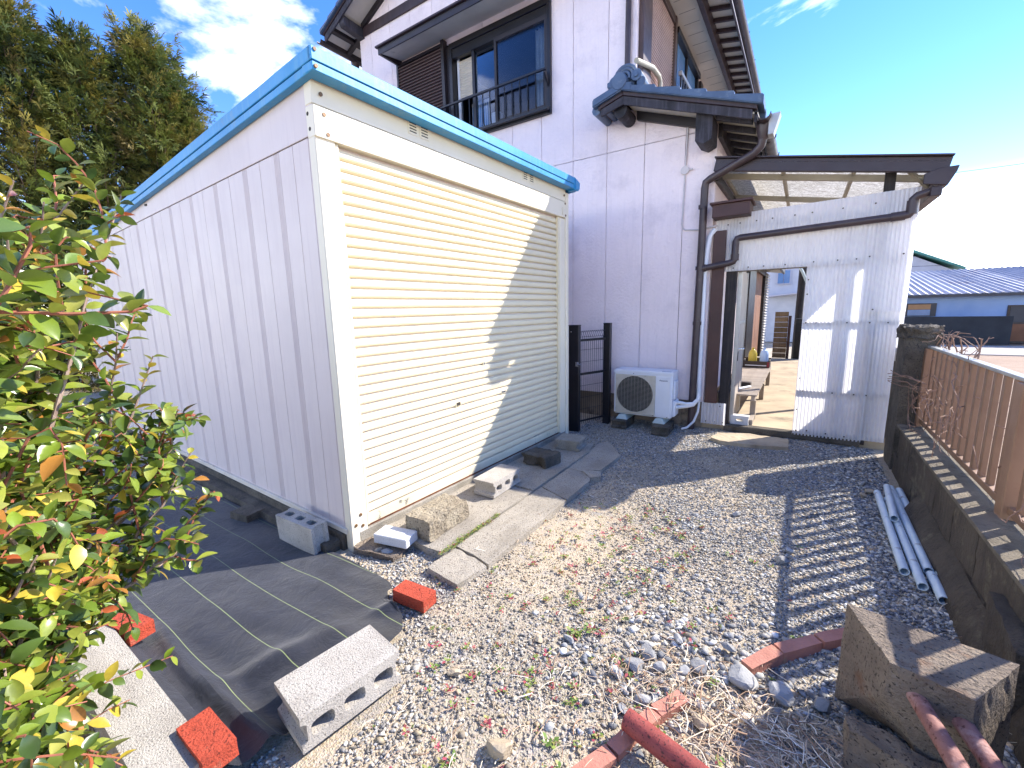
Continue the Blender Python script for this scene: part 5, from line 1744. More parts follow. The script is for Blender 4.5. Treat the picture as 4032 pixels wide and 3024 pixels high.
# ------------------------------------------------------------------ neighbours
def build_neighbours():
    # pale house seen through the passage
    N = thing('neighbour_house', 'pale grey neighbour house seen through the passage doorway', 'house', (-0.5, 22.0, 0))
    part(MB().box(-4.2, 20.5, 0, 1.4, 26, 5.0), 'wall', 'far_grey_wall', N)
    f = part(MB().box(-0.98, 20.42, 2.28, -0.50, 20.5, 2.86), 'window', 'far_white_wall', N)
    part(MB().box(-0.94, 20.40, 2.32, -0.755, 20.42, 2.82), 'pane', 'far_pane', f)
    part(MB().box(-0.735, 20.40, 2.32, -0.54, 20.42, 2.82), 'pane', 'far_pane', f)
    part(MB().prism([(-1.2, 1.80), (0.8, 1.98), (0.8, 2.03), (-1.2, 1.85)], 'y', 19.9, 20.5), 'lean_to_roof', 'far_white_wall', N)
    part(MB().prism([(-4.5, 4.95), (1.7, 4.95), (-1.4, 6.4)], 'y', 20.2, 26.2), 'roof', 'far_roof_grey', N)
    # low blue outbuilding with corrugated roof
    S = thing('blue_outbuilding', 'low blue-grey outbuilding with corrugated metal roof beyond the fence', 'outbuilding', (5.0, 23.5, 0))
    Y0 = 21.8
    part(MB().box(1.6, Y0, 0, 8.6, 26.0, 1.74), 'wall', 'far_blue_wall', S)
    rf = MB()
    n = 150
    vs = []
    for i in range(n + 1):
        x = 1.2 + 7.7 * i / n
        h = 0.022 * math.sin(2 * math.pi * x / 0.21)
        xr = 1.2 + (x - 1.2) * 0.78
        vs += [(x, Y0 - 0.45, 1.74 + h), (xr, 24.6, 2.72 + h)]
    rf.add(vs, [(2 * i, 2 * i + 2, 2 * i + 3, 2 * i + 1) for i in range(n)])
    RR = part(rf, 'roof', 'far_roof_metal', S, smooth=True)
    part(MB().box(1.2, Y0 - 0.43, 1.62, 8.9, Y0 - 0.36, 1.71), 'fascia', 'far_dark', RR)
    part(MB().add([(8.9, Y0 - 0.45, 1.73), (7.206, 24.6, 2.70), (8.9, 27.5, 1.73)], [(0, 1, 2)]), 'hip', 'far_roof_metal', RR)
    w = part(MB().box(3.18, Y0 - 0.05, 0.95, 4.02, Y0 - 0.001, 1.42), 'window', 'far_dark', S)
    part(MB().box(3.24, Y0 - 0.06, 1.20, 3.86, Y0 - 0.051, 1.38), 'board', 'far_cardboard', w)
    part(MB().box(3.24, Y0 - 0.06, 0.98, 3.86, Y0 - 0.051, 1.19), 'pane', 'far_pane', w)
    d = part(MB().box(5.80, Y0 - 0.04, 0.0, 6.65, Y0 - 0.001, 1.30), 'door', 'box_dark', S)
    part(MB().box(5.86, Y0 - 0.05, 0.72, 6.60, Y0 - 0.041, 1.25), 'pane', 'far_dark', d)
    part(MB().box(5.86, Y0 - 0.05, 0.08, 6.60, Y0 - 0.041, 0.66), 'door_panel', 'curtain_orange', d)
    # dark garden wall in front of it
    K = MB().box(1.8, 20.95, 0, 5.75, 21.12, 0.95)
    solo(K, 'garden_wall', 'far_black_wall', 'long black garden wall in front of the blue outbuilding', 'wall')
    struct(MB().box(1.6, 17.2, -0.03, 14, 20.6, 0.0), 'concrete_apron', 'pale_concrete')
    # white gabled house
    H = thing('white_house', 'white gabled house with green roof edge rising behind the outbuilding', 'house', (5.0, 37, 0))
    part(MB().prism([(0.0, 0.0), (6.95, 0.0), (6.95, 3.22), (3.6, 4.95), (0.0, 3.1)], 'y', 35, 42), 'wall', 'far_white_wall', H)
    part(MB().prism([(3.5, 5.12), (7.36, 3.22), (7.36, 3.34), (3.5, 5.27)], 'y', 34.6, 42.4).prism([(3.5, 5.12), (-0.5, 3.05), (-0.5, 3.17), (3.5, 5.27)], 'y', 34.6, 42.4), 'roof', 'far_roof_green', H)
    part(MB().box(5.75, 34.94, 2.2, 6.58, 34.999, 3.05), 'window', 'far_dark', H)
    # roofs farther right, hills
    R2 = thing('distant_house', 'distant pale house with grey roof at the right edge', 'house', (12, 42, 0))
    part(MB().box(10.6, 40, 0, 15, 45, 2.15), 'wall', 'far_white_wall', R2)
    part(MB().prism([(10.2, 2.12), (15.4, 2.12), (13.6, 3.1), (11.3, 3.1)], 'y', 39.6, 45.4), 'roof', 'far_roof_grey', R2)
    part(MB().box(11.0, 39.95, 1.3, 11.6, 39.999, 1.75), 'window', 'far_pane', R2)
    R3 = thing('distant_shed', 'small distant white roofed shed between the hill and the outbuilding', 'shed', (9.0, 52, 0))
    part(MB().box(8.0, 50, 0, 14.0, 54, 2.0), 'wall', 'far_grey_wall', R3)
    part(MB().prism([(7.7, 2.0), (14.3, 2.0), (13.8, 2.55), (8.4, 2.55)], 'y', 49.6, 54.4), 'roof', 'far_white_wall', R3)
    from mathutils import noise as mn
    hb = MB()
    n = 80
    for i in range(n + 1):
        x = -60 + 320 * i / n
        h = 3.2 + 3.2 * math.exp(-((x - 48) / 14) ** 2) + 1.0 * mn.noise(Vector((x * 0.2, 0, 0))) + 5 * math.exp(-((x - 110) / 35) ** 2)
        hb.v += [(x, 150, -1), (x, 156, h), (x, 175, h * 0.9), (x, 190, -1)]
    for i in range(n):
        for q in range(3):
            hb.f.append((4 * i + q, 4 * i + 4 + q, 4 * i + 5 + q, 4 * i + 1 + q))
    struct(hb, 'hills', 'hill_green')
    # overhead wires
    for k, (z0, z1, yy) in enumerate(((7.6, 8.6, 30), (6.6, 7.9, 30.5), (5.6, 7.0, 31), (4.1, 5.2, 34), (3.6, 4.5, 34.5))):
        pts = []
        for i in range(21):
            t = i / 20
            pts.append((2 + 22 * t, yy, z0 + (z1 - z0) * t - 0.5 * math.sin(math.pi * t)))
        solo(MB().tube(pts, 0.011, 5), 'overhead_wire', 'wire_black', ('highest', 'second highest', 'third', 'fourth', 'lowest')[k] + ' of the five thin overhead wires across the cloud at right', 'wire', 'overhead wires')


build_neighbours()


# ------------------------------------------------------------------ gravel, stones, weeds, straw
def lin(h):
    return np.array(hexc(h)[:3])


def mesh_np(name, V, F, mat, tone=None, smooth=False):
    """V (n,3), F list of (m,k) int arrays, tone per vertex (n,3)"""
    me = bpy.data.meshes.new(name)
    me.vertices.add(len(V))
    me.vertices.foreach_set('co', np.ascontiguousarray(V, dtype=np.float32).ravel())
    loops = np.concatenate([f.ravel() for f in F]).astype(np.int32)
    tot = np.concatenate([np.full(len(f), f.shape[1], dtype=np.int32) for f in F])
    start = np.concatenate([[0], np.cumsum(tot)[:-1]]).astype(np.int32)
    me.loops.add(len(loops))
    me.loops.foreach_set('vertex_index', loops)
    me.polygons.add(len(tot))
    me.polygons.foreach_set('loop_start', start)
    me.polygons.foreach_set('loop_total', tot)
    if smooth:
        me.polygons.foreach_set('use_smooth', np.ones(len(tot), dtype=bool))
    me.update(calc_edges=True)
    if tone is not None:
        a = me.attributes.new('tone', 'FLOAT_COLOR', 'POINT')
        c = np.ones((len(V), 4), dtype=np.float32)
        c[:, :3] = tone
        a.data.foreach_set('color', c.ravel())
    me.materials.append(MATS[mat])
    return me


def rot_mats(n, rng):
    q = rng.normal(size=(n, 4))
    q /= np.linalg.norm(q, axis=1, keepdims=True)
    w, x, y, z = q.T
    R = np.empty((n, 3, 3))
    R[:, 0, 0] = 1 - 2 * (y * y + z * z); R[:, 0, 1] = 2 * (x * y - z * w); R[:, 0, 2] = 2 * (x * z + y * w)
    R[:, 1, 0] = 2 * (x * y + z * w); R[:, 1, 1] = 1 - 2 * (x * x + z * z); R[:, 1, 2] = 2 * (y * z - x * w)
    R[:, 2, 0] = 2 * (x * z - y * w); R[:, 2, 1] = 2 * (y * z + x * w); R[:, 2, 2] = 1 - 2 * (x * x + y * y)
    return R


def ico():
    bm = bmesh.new()
    bmesh.ops.create_icosphere(bm, subdivisions=1, radius=1.0)
    V = np.array([v.co[:] for v in bm.verts])
    F = np.array([[v.index for v in f.verts] for f in bm.faces])
    bm.free()
    return V, F


def inside(px, py, poly):
    c = np.zeros(len(px), dtype=bool)
    n = len(poly)
    for i in range(n):
        x0, y0 = poly[i]
        x1, y1 = poly[(i + 1) % n]
        cond = ((y0 > py) != (y1 > py)) & (px < (x1 - x0) * (py - y0) / (y1 - y0 + 1e-12) + x0)
        c ^= cond
    return c


BLOCKED = SLABS + [
    [(-6, 0.2), (-1.46, 0.2), (-1.45, 1.2), (-1.72, 1.30), (-1.80, 1.40), (-2.3, 1.43), (-6, 1.43)],
    [(-1.93, 5.06), (-1.74, 5.06), (-1.74, 5.45), (-1.93, 5.45)], [(-1.42, 5.0), (-1.22, 5.0), (-1.22, 5.4), (-1.42, 5.4)],
    [(-9, 1.5), (-2.29, 1.5), (-2.20, 4.45), (-9, 4.6)], [(0.71, 0), (3, 0), (3, 9), (0.71, 9)], [(-9, 5.62), (9, 5.62), (9, 9), (-9, 9)],
    [(-1.50, 0.58), (-1.26, 0.55), (-1.21, 0.95), (-1.46, 1.02)]]


def free_mask(x, y):
    m = np.ones(len(x), dtype=bool)
    for p in BLOCKED:
        m &= ~inside(x, y, p)
    return m


PAL = np.array([lin(h) for h in ('#7c7e80', '#8e8f8f', '#a09f99', '#66686c', '#b3b0a7', '#c4bdb0', '#d4d0c6', '#958b78', '#b09c82', '#56585b', '#838890', '#a4a7ac')])
PALW = np.array([.15, .15, .12, .12, .10, .07, .05, .07, .05, .06, .04, .02])


def vnoise(x, y, s, seed):
    return gnoise(np.asarray(x) * s, np.asarray(y) * s, int(seed * 10))


def build_gravel():
    rng = np.random.default_rng(7)
    V0, F0 = ico()
    V1 = np.array([(1, 0, 0), (-1, 0, 0), (0, 1, 0), (0, -1, 0), (0, 0, 1), (0, 0, -1.)])
    F1 = np.array([(0, 2, 4), (2, 1, 4), (1, 3, 4), (3, 0, 4), (2, 0, 5), (1, 2, 5), (3, 1, 5), (0, 3, 5)])
    N = 190000
    x = rng.uniform(-2.3, 0.74, N)
    y = rng.uniform(0.15, 5.62, N)
    m = free_mask(x, y)
    x, y = x[m], y[m]
    n1 = vnoise(x, y, 1.6, 3.3) * 0.6 + vnoise(x, y, 3.7, 6.3) * 0.4
    n2 = vnoise(x, y, 9.0, 8.1)
    sandy = np.exp(-(((x + 1.20) / 0.32) ** 2 + ((y - 2.3) / 0.85) ** 2)) * 1.2 + np.exp(-(((x + 0.1) / 0.5) ** 2 + ((y - 1.4) / 0.35) ** 2)) * 1.0
    sandy += np.exp(-(((x + 0.75) / 0.35) ** 2 + ((y - 1.0) / 0.3) ** 2)) * 0.55
    sandy += 0.5 * np.clip(n1 + 0.12, 0, 1) * np.clip((0.1 - x) / 0.4, 0, 1)
    keep = rng.uniform(size=len(x)) < np.clip(0.92 - 0.72 * sandy + 0.22 * n2, 0.10, 1.0)
    x, y, n1, sandy = x[keep], y[keep], n1[keep], sandy[keep]
    # rubble among the soil near the edging
    k = 520
    xr, yr = rng.normal(-0.25, 0.28, k), rng.normal(1.72, 0.26, k)
    ok = free_mask(xr, yr) & (xr < 0.7)
    xr, yr = xr[ok], yr[ok]
    rub = np.concatenate([np.zeros(len(x), bool), np.ones(len(xr), bool)])
    x, y = np.concatenate([x, xr]), np.concatenate([y, yr])
    n1, sandy = np.concatenate([n1, 0 * xr]), np.concatenate([sandy, 0 * xr])
    n = len(x)
    fence = np.clip((x - 0.05) / 0.4, 0, 1) * np.clip((y - 1.2) / 0.4, 0, 1)
    near = np.clip((1.5 - y) / 0.8, 0, 1)
    r = rng.lognormal(math.log(0.0056), 0.34, n) * (1 + 0.55 * fence * rng.uniform(0.0, 1.3, n) + 0.12 * near) * (1 - 0.2 * np.clip(sandy, 0, 1))
    r = np.clip(r, 0.0030, 0.022)
    r = np.where(rub, rng.uniform(0.010, 0.024, n), r)
    sc = np.stack([rng.uniform(0.85, 1.5, n), rng.uniform(0.65, 1.1, n), rng.uniform(0.30, 0.6, n)], 1)
    yaw = rng.uniform(0, 2 * math.pi, n)
    tx = rng.normal(0, 0.4, n)
    cy, sy = np.cos(yaw), np.sin(yaw)
    cx, sx = np.cos(tx), np.sin(tx)
    R = np.zeros((n, 3, 3))
    R[:, 0, 0] = cy; R[:, 0, 1] = -sy * cx; R[:, 0, 2] = sy * sx
    R[:, 1, 0] = sy; R[:, 1, 1] = cy * cx; R[:, 1, 2] = -cy * sx
    R[:, 2, 1] = sx; R[:, 2, 2] = cx
    gz = ground_z(x, y) + r * 0.18 + rng.uniform(-0.002, 0.004, n)
    idx = rng.choice(len(PAL), n, p=PALW / PALW.sum())
    tone = PAL[idx] * rng.uniform(0.75, 1.25, (n, 1))
    warm = np.clip(sandy * 0.9, 0, 1)[:, None]
    tone = tone * (1 - 0.5 * warm) + lin('#c2a877') * 0.5 * warm
    big = (r > 0.0085) | (y < 1.25)
    Vs, Fs, Ts, off = [], [], [], 0
    for sel, VV, FF in ((big, V0, F0), (~big, V1, F1)):
        k = int(sel.sum())
        nv = len(VV)
        jit = rng.uniform(0.6, 1.25, (k, nv, 1)) if nv == 12 else rng.uniform(0.7, 1.3, (k, nv, 1))
        P = VV[None] * jit * sc[sel][:, None, :]
        if nv == 6:
            P += rng.normal(0, 0.18, P.shape)
        P = np.einsum('nij,nvj->nvi', R[sel], P) * r[sel][:, None, None]
        P += np.stack([x[sel], y[sel], gz[sel]], 1)[:, None, :]
        Vs.append(P.reshape(-1, 3))
        Fs.append((FF[None] + (np.arange(k) * nv)[:, None, None]).reshape(-1, 3) + off)
        Ts.append(np.repeat(tone[sel], nv, axis=0))
        off += k * nv
    me = mesh_np('gravel', np.concatenate(Vs), [np.concatenate(Fs)], 'gravel_stone', np.concatenate(Ts))
    o = bpy.data.objects.new('gravel', me)
    COL.objects.link(o)
    setp(o, 'grey crushed gravel covering the yard', 'gravel', kind='stuff')
    print('GRAVEL', n, int(big.sum()), 'tris', len(me.polygons))




build_gravel()


def rock(c, r, seed, mat, label, flat=0.62, z=None):
    from mathutils import noise as mn
    bm = bmesh.new()
    bmesh.ops.create_icosphere(bm, subdivisions=3, radius=1.0)
    rr = random.Random(seed)
    sx, sy, sz = rr.uniform(0.9, 1.35), rr.uniform(0.7, 1.0), flat
    planes = [(Vector((rr.gauss(0, 1), rr.gauss(0, 1), rr.gauss(0, 1))).normalized(), rr.uniform(0.52, 0.85)) for _ in range(16)]
    mb = MB()
    ang = rr.uniform(0, 6.28)
    for v in bm.verts:
        p = v.co.copy()
        for nn, d in planes:
            e = p.dot(nn) - d
            if e > 0:
                p -= nn * e
        p *= 1 + 0.06 * mn.noise(p * 3 + Vector((seed, 0, 0)))
        p = Vector((p.x * sx, p.y * sy, p.z * sz)) * r
        mb.v.append((c[0] + p.x * math.cos(ang) - p.y * math.sin(ang), c[1] + p.x * math.sin(ang) + p.y * math.cos(ang), (z if z is not None else 0.0) + p.z + r * sz * 0.45))
    mb.f = [tuple(v.index for v in f.verts) for f in bm.faces]
    bm.free()
    return solo(mb, 'stone', mat, label, 'stone', 'loose stones in the yard')


for args in (((-0.247, 1.722), 0.042, 1, 'stone_grey', 'pale bluish angular stone left of the sunken edging row'),
             ((-0.10, 1.753), 0.055, 2, 'stone_grey', 'largest grey slab-like stone beside the end of the edging row'),
             ((0.035, 1.745), 0.055, 3, 'stone_grey', 'dark slate stone half in shadow before the concrete footing'),
             ((-0.187, 1.455), 0.045, 4, 'stone_tan', 'rounded tan egg-shaped stone beside the straw'),
             ((-0.752, 0.978), 0.055, 5, 'stone_tan', 'rounded greenish stone standing out near the bottom of the gravel'),
             ((-1.106, 1.145), 0.026, 6, 'stone_tan', 'small whitish stone in the middle of the gravel'),
             ((-0.452, 1.668), 0.048, 7, 'stone_grey', 'biggest white lump in the cluster of stones'),
             ((-0.478, 1.579), 0.045, 8, 'stone_grey', 'wide pale stone at the front of the cluster'),
             ((-0.382, 1.627), 0.032, 9, 'stone_grey', 'blue-grey flat stone on the right of the cluster'),
             ((-0.53, 1.507), 0.030, 10, 'stone_grey', 'small pale stone on the left of the cluster'),
             ((-0.40, 1.44), 0.030, 11, 'stone_grey', 'dark grey stone just behind the edging row'),
             ((-0.447, 1.36), 0.026, 12, 'stone_grey', 'white pebble beside the edging tiles'),
             ((-0.30, 1.66), 0.034, 13, 'stone_grey', 'grey stone between the cluster and the edging row'),
             ((-0.895, 1.492), 0.024, 14, 'stone_tan', 'small cream stone in the open gravel left of the cluster'),
             ((-0.776, 1.568), 0.026, 15, 'stone_grey', 'flat grey stone in the open gravel left of the cluster'),
             ((-0.82, 2.414), 0.026, 16, 'stone_tan', 'pale stone alone in the far middle gravel'),
             ((0.041, 2.928), 0.030, 17, 'stone_grey', 'white stone between the slat shadows, farther one'),
             ((0.005, 2.777), 0.042, 18, 'stone_grey', 'long pale stone between the slat shadows, nearer one'),
             ((-0.288, 3.29), 0.034, 19, 'stone_grey', 'dark stone left of the fence shadow'),
             ((0.17, 1.77), 0.036, 20, 'stone_grey', 'bluish flake stone at the foot of the concrete footing'),
             ((0.44, 2.45), 0.034, 21, 'stone_grey', 'rounded lilac stone in the shade behind the footing'),
             ((0.06, 2.07), 0.034, 22, 'stone_grey', 'pale stone by a green weed in the slat shadows'),
             ((-2.08, 1.60), 0.034, 23, 'stone_grey', 'smooth lilac pebble beside the pale paver'),
             ((-2.14, 1.585), 0.026, 24, 'stone_tan', 'brown pebble half under the smooth lilac pebble'),
             ((0.55, 4.25), 0.04, 25, 'stone_tan', 'yellowish stone at the far end of the white pipes'),
             ((0.52, 4.42), 0.035, 26, 'stone_grey', 'grey stone behind the far end of the white pipes'),
             ((0.50, 4.15), 0.032, 27, 'stone_tan', 'tan stone beside the far end of the outer white pipe'),
             ((-0.36, 1.83), 0.03, 28, 'stone_grey', 'pale angular stone at the start of the fence shadow'),
             ((-0.16, 1.90), 0.028, 29, 'stone_grey', 'small grey stone beside the fence rail shadow')):
    rock(*args)


def build_straw():
    rng = np.random.default_rng(3)
    segs = 4
    items = []
    for (cx, cy, sx, sy, n, lmax) in ((-0.06, 1.46, 0.14, 0.09, 230, 0.18), (0.12, 1.58, 0.10, 0.06, 110, 0.15), (-0.30, 1.55, 0.18, 0.12, 160, 0.10), (-0.55, 1.35, 0.2, 0.2, 120, 0.09), (-0.6, 1.8, 0.45, 0.5, 110, 0.10), (-1.25, 2.3, 0.25, 0.6, 60, 0.08), (0.55, 2.1, 0.15, 0.3, 60, 0.18), (-0.9, 0.9, 0.25, 0.2, 60, 0.08)):
        for _ in range(n):
            items.append((rng.normal(cx, sx), rng.normal(cy, sy), rng.uniform(0.03, lmax)))
    V, F, T = [], [], []
    cols = [lin(h) for h in ('#d8c6a8', '#c9b296', '#e6dcc6', '#b59a7c', '#9a7c62')]
    for (x, y, L) in items:
        a = rng.uniform(0, 2 * math.pi)
        el = abs(rng.normal(0, 0.22))
        w = rng.uniform(0.0008, 0.0022)
        p = np.array([x, y, rng.uniform(0.004, 0.028)])
        c = cols[rng.integers(len(cols))] * rng.uniform(0.75, 1.15)
        base = len(V)
        turn = rng.normal(0, 0.28)
        for s in range(segs + 1):
            d = np.array([math.cos(a) * math.cos(el), math.sin(a) * math.cos(el), math.sin(el)])
            nrm = np.array([-math.sin(a), math.cos(a), 0]) * w
            q = p.copy()
            q[2] = max(q[2], 0.004)
            V += [q - nrm, q + nrm, q + np.array([0, 0, w * 1.3])]
            T += [c, c, c]
            p = p + d * L / segs
            a += turn
            el -= 0.16
        for s in range(segs):
            b = base + 3 * s
            F += [(b, b + 3, b + 5, b + 2), (b + 1, b + 2, b + 5, b + 4)]
    o = bpy.data.objects.new('dry_straw', mesh_np('dry_straw', np.array(V), [np.array(F)], 'straw_dry', np.array(T)))
    COL.objects.link(o)
    setp(o, 'dry straw and grass stalks scattered over the near ground', 'straw', kind='stuff')


build_straw()


def build_weeds():
    rng = np.random.default_rng(21)
    V, F, T = [], [], []
    reds = [lin('#a8475a'), lin('#b25a5e'), lin('#96504c')]
    greens = [lin('#6f8a3c'), lin('#8a9a4a'), lin('#5d7a34'), lin('#a09a58')]

    def rosette(x, y, r, n, red):
        for k in range(n):
            a = rng.uniform(0, 2 * math.pi)
            L = r * rng.uniform(0.5, 1.1)
            up = rng.uniform(0.15, 0.9)
            d = np.array([math.cos(a), math.sin(a), up])
            d /= np.linalg.norm(d)
            s = np.array([-math.sin(a), math.cos(a), 0]) * L * 0.26
            p = np.array([x + rng.normal(0, r * 0.4), y + rng.normal(0, r * 0.4), 0.004])
            c = (reds if rng.uniform() < red else greens)
            c = c[rng.integers(len(c))] * rng.uniform(0.7, 1.2)
            b = len(V)
            V.extend([p, p + d * L * 0.55 - s, p + d * L - np.array([0, 0, L * 0.15]), p + d * L * 0.55 + s])
            T.extend([c] * 4)
            F.append((b, b + 1, b + 2, b + 3))
    pts = 0
    while pts < 330:
        x, y = rng.normal(-0.85, 0.42), rng.uniform(0.7, 3.1)
        if x > 0.3 or not free_mask(np.array([x]), np.array([y]))[0]:
            continue
        rosette(x, y, rng.uniform(0.008, 0.026), rng.integers(8, 20), rng.choice([0.15, 0.3, 0.75]))
        pts += 1
    for (x, y, r, n, red) in ((-1.33, 0.80, 0.035, 26, 0.0), (-1.36, 0.70, 0.02, 12, 0.0), (-0.77, 1.62, 0.035, 26, 0.05), (-0.72, 1.68, 0.03, 20, 0.1), (0.10, 2.10, 0.035, 18, 0.0), (-0.62, 1.1, 0.03, 16, 0.0),
                              (-0.86, 1.80, 0.022, 30, 0.25), (-0.80, 1.76, 0.02, 30, 0.2), (-0.92, 1.86, 0.02, 30, 0.3), (-1.0, 1.75, 0.02, 30, 0.3), (-1.05, 2.0, 0.02, 26, 0.4), (0.52, 1.45, 0.05, 20, 0.0), (0.56, 1.5, 0.04, 16, 0.0)):
        rosette(x, y, r, n, red)
    # moss in the paving joint
    for k in range(150):
        t = rng.uniform()
        x = -1.73 + rng.normal(0, 0.009)
        y = 1.72 + 0.62 * t
        rosette(x, y, rng.uniform(0.008, 0.02), 7, 0.08)
        V_ = len(V)
    V = np.array(V)
    near_joint = (np.abs(V[:, 0] + 1.73) < 0.06) & (V[:, 1] > 1.65) & (V[:, 1] < 2.42)
    V[near_joint, 2] += 0.035
    o = bpy.data.objects.new('weeds', mesh_np('weeds', V, [np.array(F)], 'weed_leaf', np.array(T)))
    COL.objects.link(o)
    setp(o, 'tiny red and green weeds and moss growing through the gravel', 'weeds', kind='stuff')


build_weeds()


# ------------------------------------------------------------------ glossy-leaved bush
def leaf_geo(bend, fold, wid):
    rows = [(0.0, 0.04), (0.14, 0.48), (0.34, 0.92), (0.56, 1.0), (0.78, 0.68), (0.92, 0.30), (1.0, 0.02)]
    V, F = [], []
    for t, w in rows:
        z = -bend * t * t
        V += [(-w * wid, t, z + fold * w), (0, t, z), (w * wid, t, z + fold * w)]
    for i in range(len(rows) - 1):
        a = 3 * i
        F += [(a, a + 1, a + 4, a + 3), (a + 1, a + 2, a + 5, a + 4)]
    return np.array(V, float), np.array(F)


LEAF_TONES = ['#74882c', '#62782a', '#869238', '#50662c', '#929a40', '#40562a', '#a0a04a', '#b8a43e', '#b07a3a', '#b5603c', '#5a7234', '#70823a']


def build_bush():
    rng = np.random.default_rng(17)
    T = thing('leafy_bush', 'glossy green bush with reddish young leaves in the left foreground', 'bush', (-2.35, 0.12, -0.03))
    stems = MB()
    twigs = MB()
    leaves = []            # (pos, dir, normal hint, size, tone)
    up = np.array([0, 0, 1.0])

    def leafline(path, start, size0, young):
        L = [0.0]
        for i in range(1, len(path)):
            L.append(L[-1] + np.linalg.norm(path[i] - path[i - 1]))
        tot = L[-1]
        s = start * tot
        side = rng.uniform(0, 6.28)
        while s < tot:
            i = max(1, int(np.searchsorted(L, s)))
            i = min(i, len(path) - 1)
            f = (s - L[i - 1]) / max(1e-6, L[i] - L[i - 1])
            p = path[i - 1] * (1 - f) + path[i] * f
            d = path[i] - path[i - 1]
            d /= np.linalg.norm(d)
            side += 2.4
            ref = np.cross(d, up)
            if np.linalg.norm(ref) < 0.1:
                ref = np.array([1.0, 0, 0])
            ref /= np.linalg.norm(ref)
            o2 = np.cross(d, ref)
            out = ref * math.cos(side) + o2 * math.sin(side)
            ld = out * 0.9 + d * rng.uniform(0.3, 0.8) + up * rng.uniform(-0.15, 0.25)
            ld /= np.linalg.norm(ld)
            tt = s / tot
            if young and tt > 0.82 and rng.uniform() < 0.30:
                tone = int(rng.choice([7, 8, 6, 9], p=[.35, .3, .2, .15]))
            else:
                tone = int(rng.choice([0, 1, 2, 3, 4, 5, 6, 10, 11, 7], p=[.15, .14, .13, .12, .10, .12, .06, .08, .07, .03]))
            leaves.append((p, ld, size0 * rng.uniform(0.65, 1.2) * (0.75 if tt > 0.9 else 1.0), tone))
            s += rng.uniform(0.011, 0.020)

    def path_to(a, b, n=9, wob=0.03):
        pts = []
        bend = rng.normal(0, 0.06, 3)
        for i in range(n):
            t = i / (n - 1)
            p = a * (1 - t) + b * t + bend * math.sin(math.pi * t) + np.array([0, 0, 0.08 * math.sin(math.pi * t)])
            p += rng.normal(0, wob, 3) * (0.4 if 0 < i < n - 1 else 0)
            pts.append(p)
        return pts

    roots = [np.array([-2.33, 0.14, -0.05]), np.array([-2.50, 0.05, -0.05]), np.array([-2.08, 0.0, -0.05]), np.array([-1.75, -0.12, -0.05])]
    # crown envelope: points the shoots reach for (x, y, z, weight of leaf size)
    targets = []
    for _ in range(165):                    # body of the bush
        u = rng.normal(size=3)
        u /= np.linalg.norm(u)
        rr = rng.uniform(0.45, 1.0)
        c = np.array([-2.12, 0.07, 0.92])
        tp_ = c + u * np.array([0.50, 0.36, 0.74]) * rr
        if tp_[2] < 0.45:
            tp_[1] -= 0.9 * (0.45 - tp_[2])
        if tp_[2] > 1.35:
            tp_[1] -= 0.35 * (tp_[2] - 1.35)
        targets.append((tp_, 0.060))
    for _ in range(80):                     # near side at the frame edge
        u = rng.normal(size=3)
        u /= np.linalg.norm(u)
        c = np.array([-1.45, -0.03, 0.88])
        targets.append((c + u * np.array([0.42, 0.20, 0.72]) * rng.uniform(0.4, 1.0), 0.058))
    for _ in range(34):                     # upper near part
        u = rng.normal(size=3)
        u /= np.linalg.norm(u)
        targets.append((np.array([-1.62, 0.0, 1.5]) + u * np.array([0.42, 0.24, 0.36]) * rng.uniform(0.3, 1.0), 0.058))
    for _ in range(44):                     # low near part
        u = rng.normal(size=3)
        u /= np.linalg.norm(u)
        targets.append((np.array([-1.50, 0.03, 0.50]) + u * np.array([0.38, 0.13, 0.34]) * rng.uniform(0.3, 1.0), 0.058))
    # long single shoots
    for p in ((-1.95, 0.54, 1.92), (-1.98, 0.46, 1.95), (-1.9, 0.34, 1.85), (-1.72, 0.26, 1.86), (-2.05, 0.58, 1.36), (-2.02, 0.62, 1.14), (-2.0, 0.66, 0.86), (-1.95, 0.62, 0.98), (-2.1, 0.50, 1.45), (-1.8, 0.36, 1.62), (-1.2, 0.12, 1.66), (-1.05, 0.08, 1.5), (-1.95, 0.60, 0.66), (-1.5, 0.2, 1.7), (-2.1, 0.56, 0.52)):
        targets.append((np.array(p), 0.064))
    for k, (tp, size) in enumerate(targets):
        root = roots[int(np.argmin([np.hypot(*(r_[:2] - tp[:2])) + rng.uniform(0, 0.3) for r_ in roots]))]
        hub = root + np.array([rng.normal(0, 0.08), rng.normal(0, 0.05), rng.uniform(0.25, 0.6)])
        if tp[2] < hub[2] + 0.1:
            hub[2] = max(0.12, tp[2] - 0.25)
        main = path_to(root, hub, 5, 0.015) if k % 4 == 0 else None
        if main is not None:
            stems.tube(main, 0.02, 8, radii=list(np.linspace(0.022, 0.014, len(main))))
        sh = path_to(hub, tp, 10, 0.02)
        stems.tube(sh, 0.006, 6, radii=list(np.linspace(0.011, 0.0022, len(sh))))
        leafline(sh, 0.35, size, True)
        for q in range(rng.integers(3, 7)):
            i = rng.integers(3, 9)
            a = sh[i]
            d = (sh[-1] - sh[0])
            d /= np.linalg.norm(d)
            e = a + (d * 0.4 + rng.normal(0, 0.55, 3) + up * 0.3) * rng.uniform(0.09, 0.19)
            tw = path_to(a, e, 6, 0.01)
            twigs.tube(tw, 0.003, 5, radii=list(np.linspace(0.004, 0.0016, len(tw))))
            leafline(tw, 0.12, size * 0.95, True)
    part(stems, 'stems', 'bush_bark', T, smooth=True)
    part(twigs, 'twigs', 'twig_red', T, smooth=True)
    # transforms
    campos = np.array([0, 0, 1.5])
    fwd = _M[2]
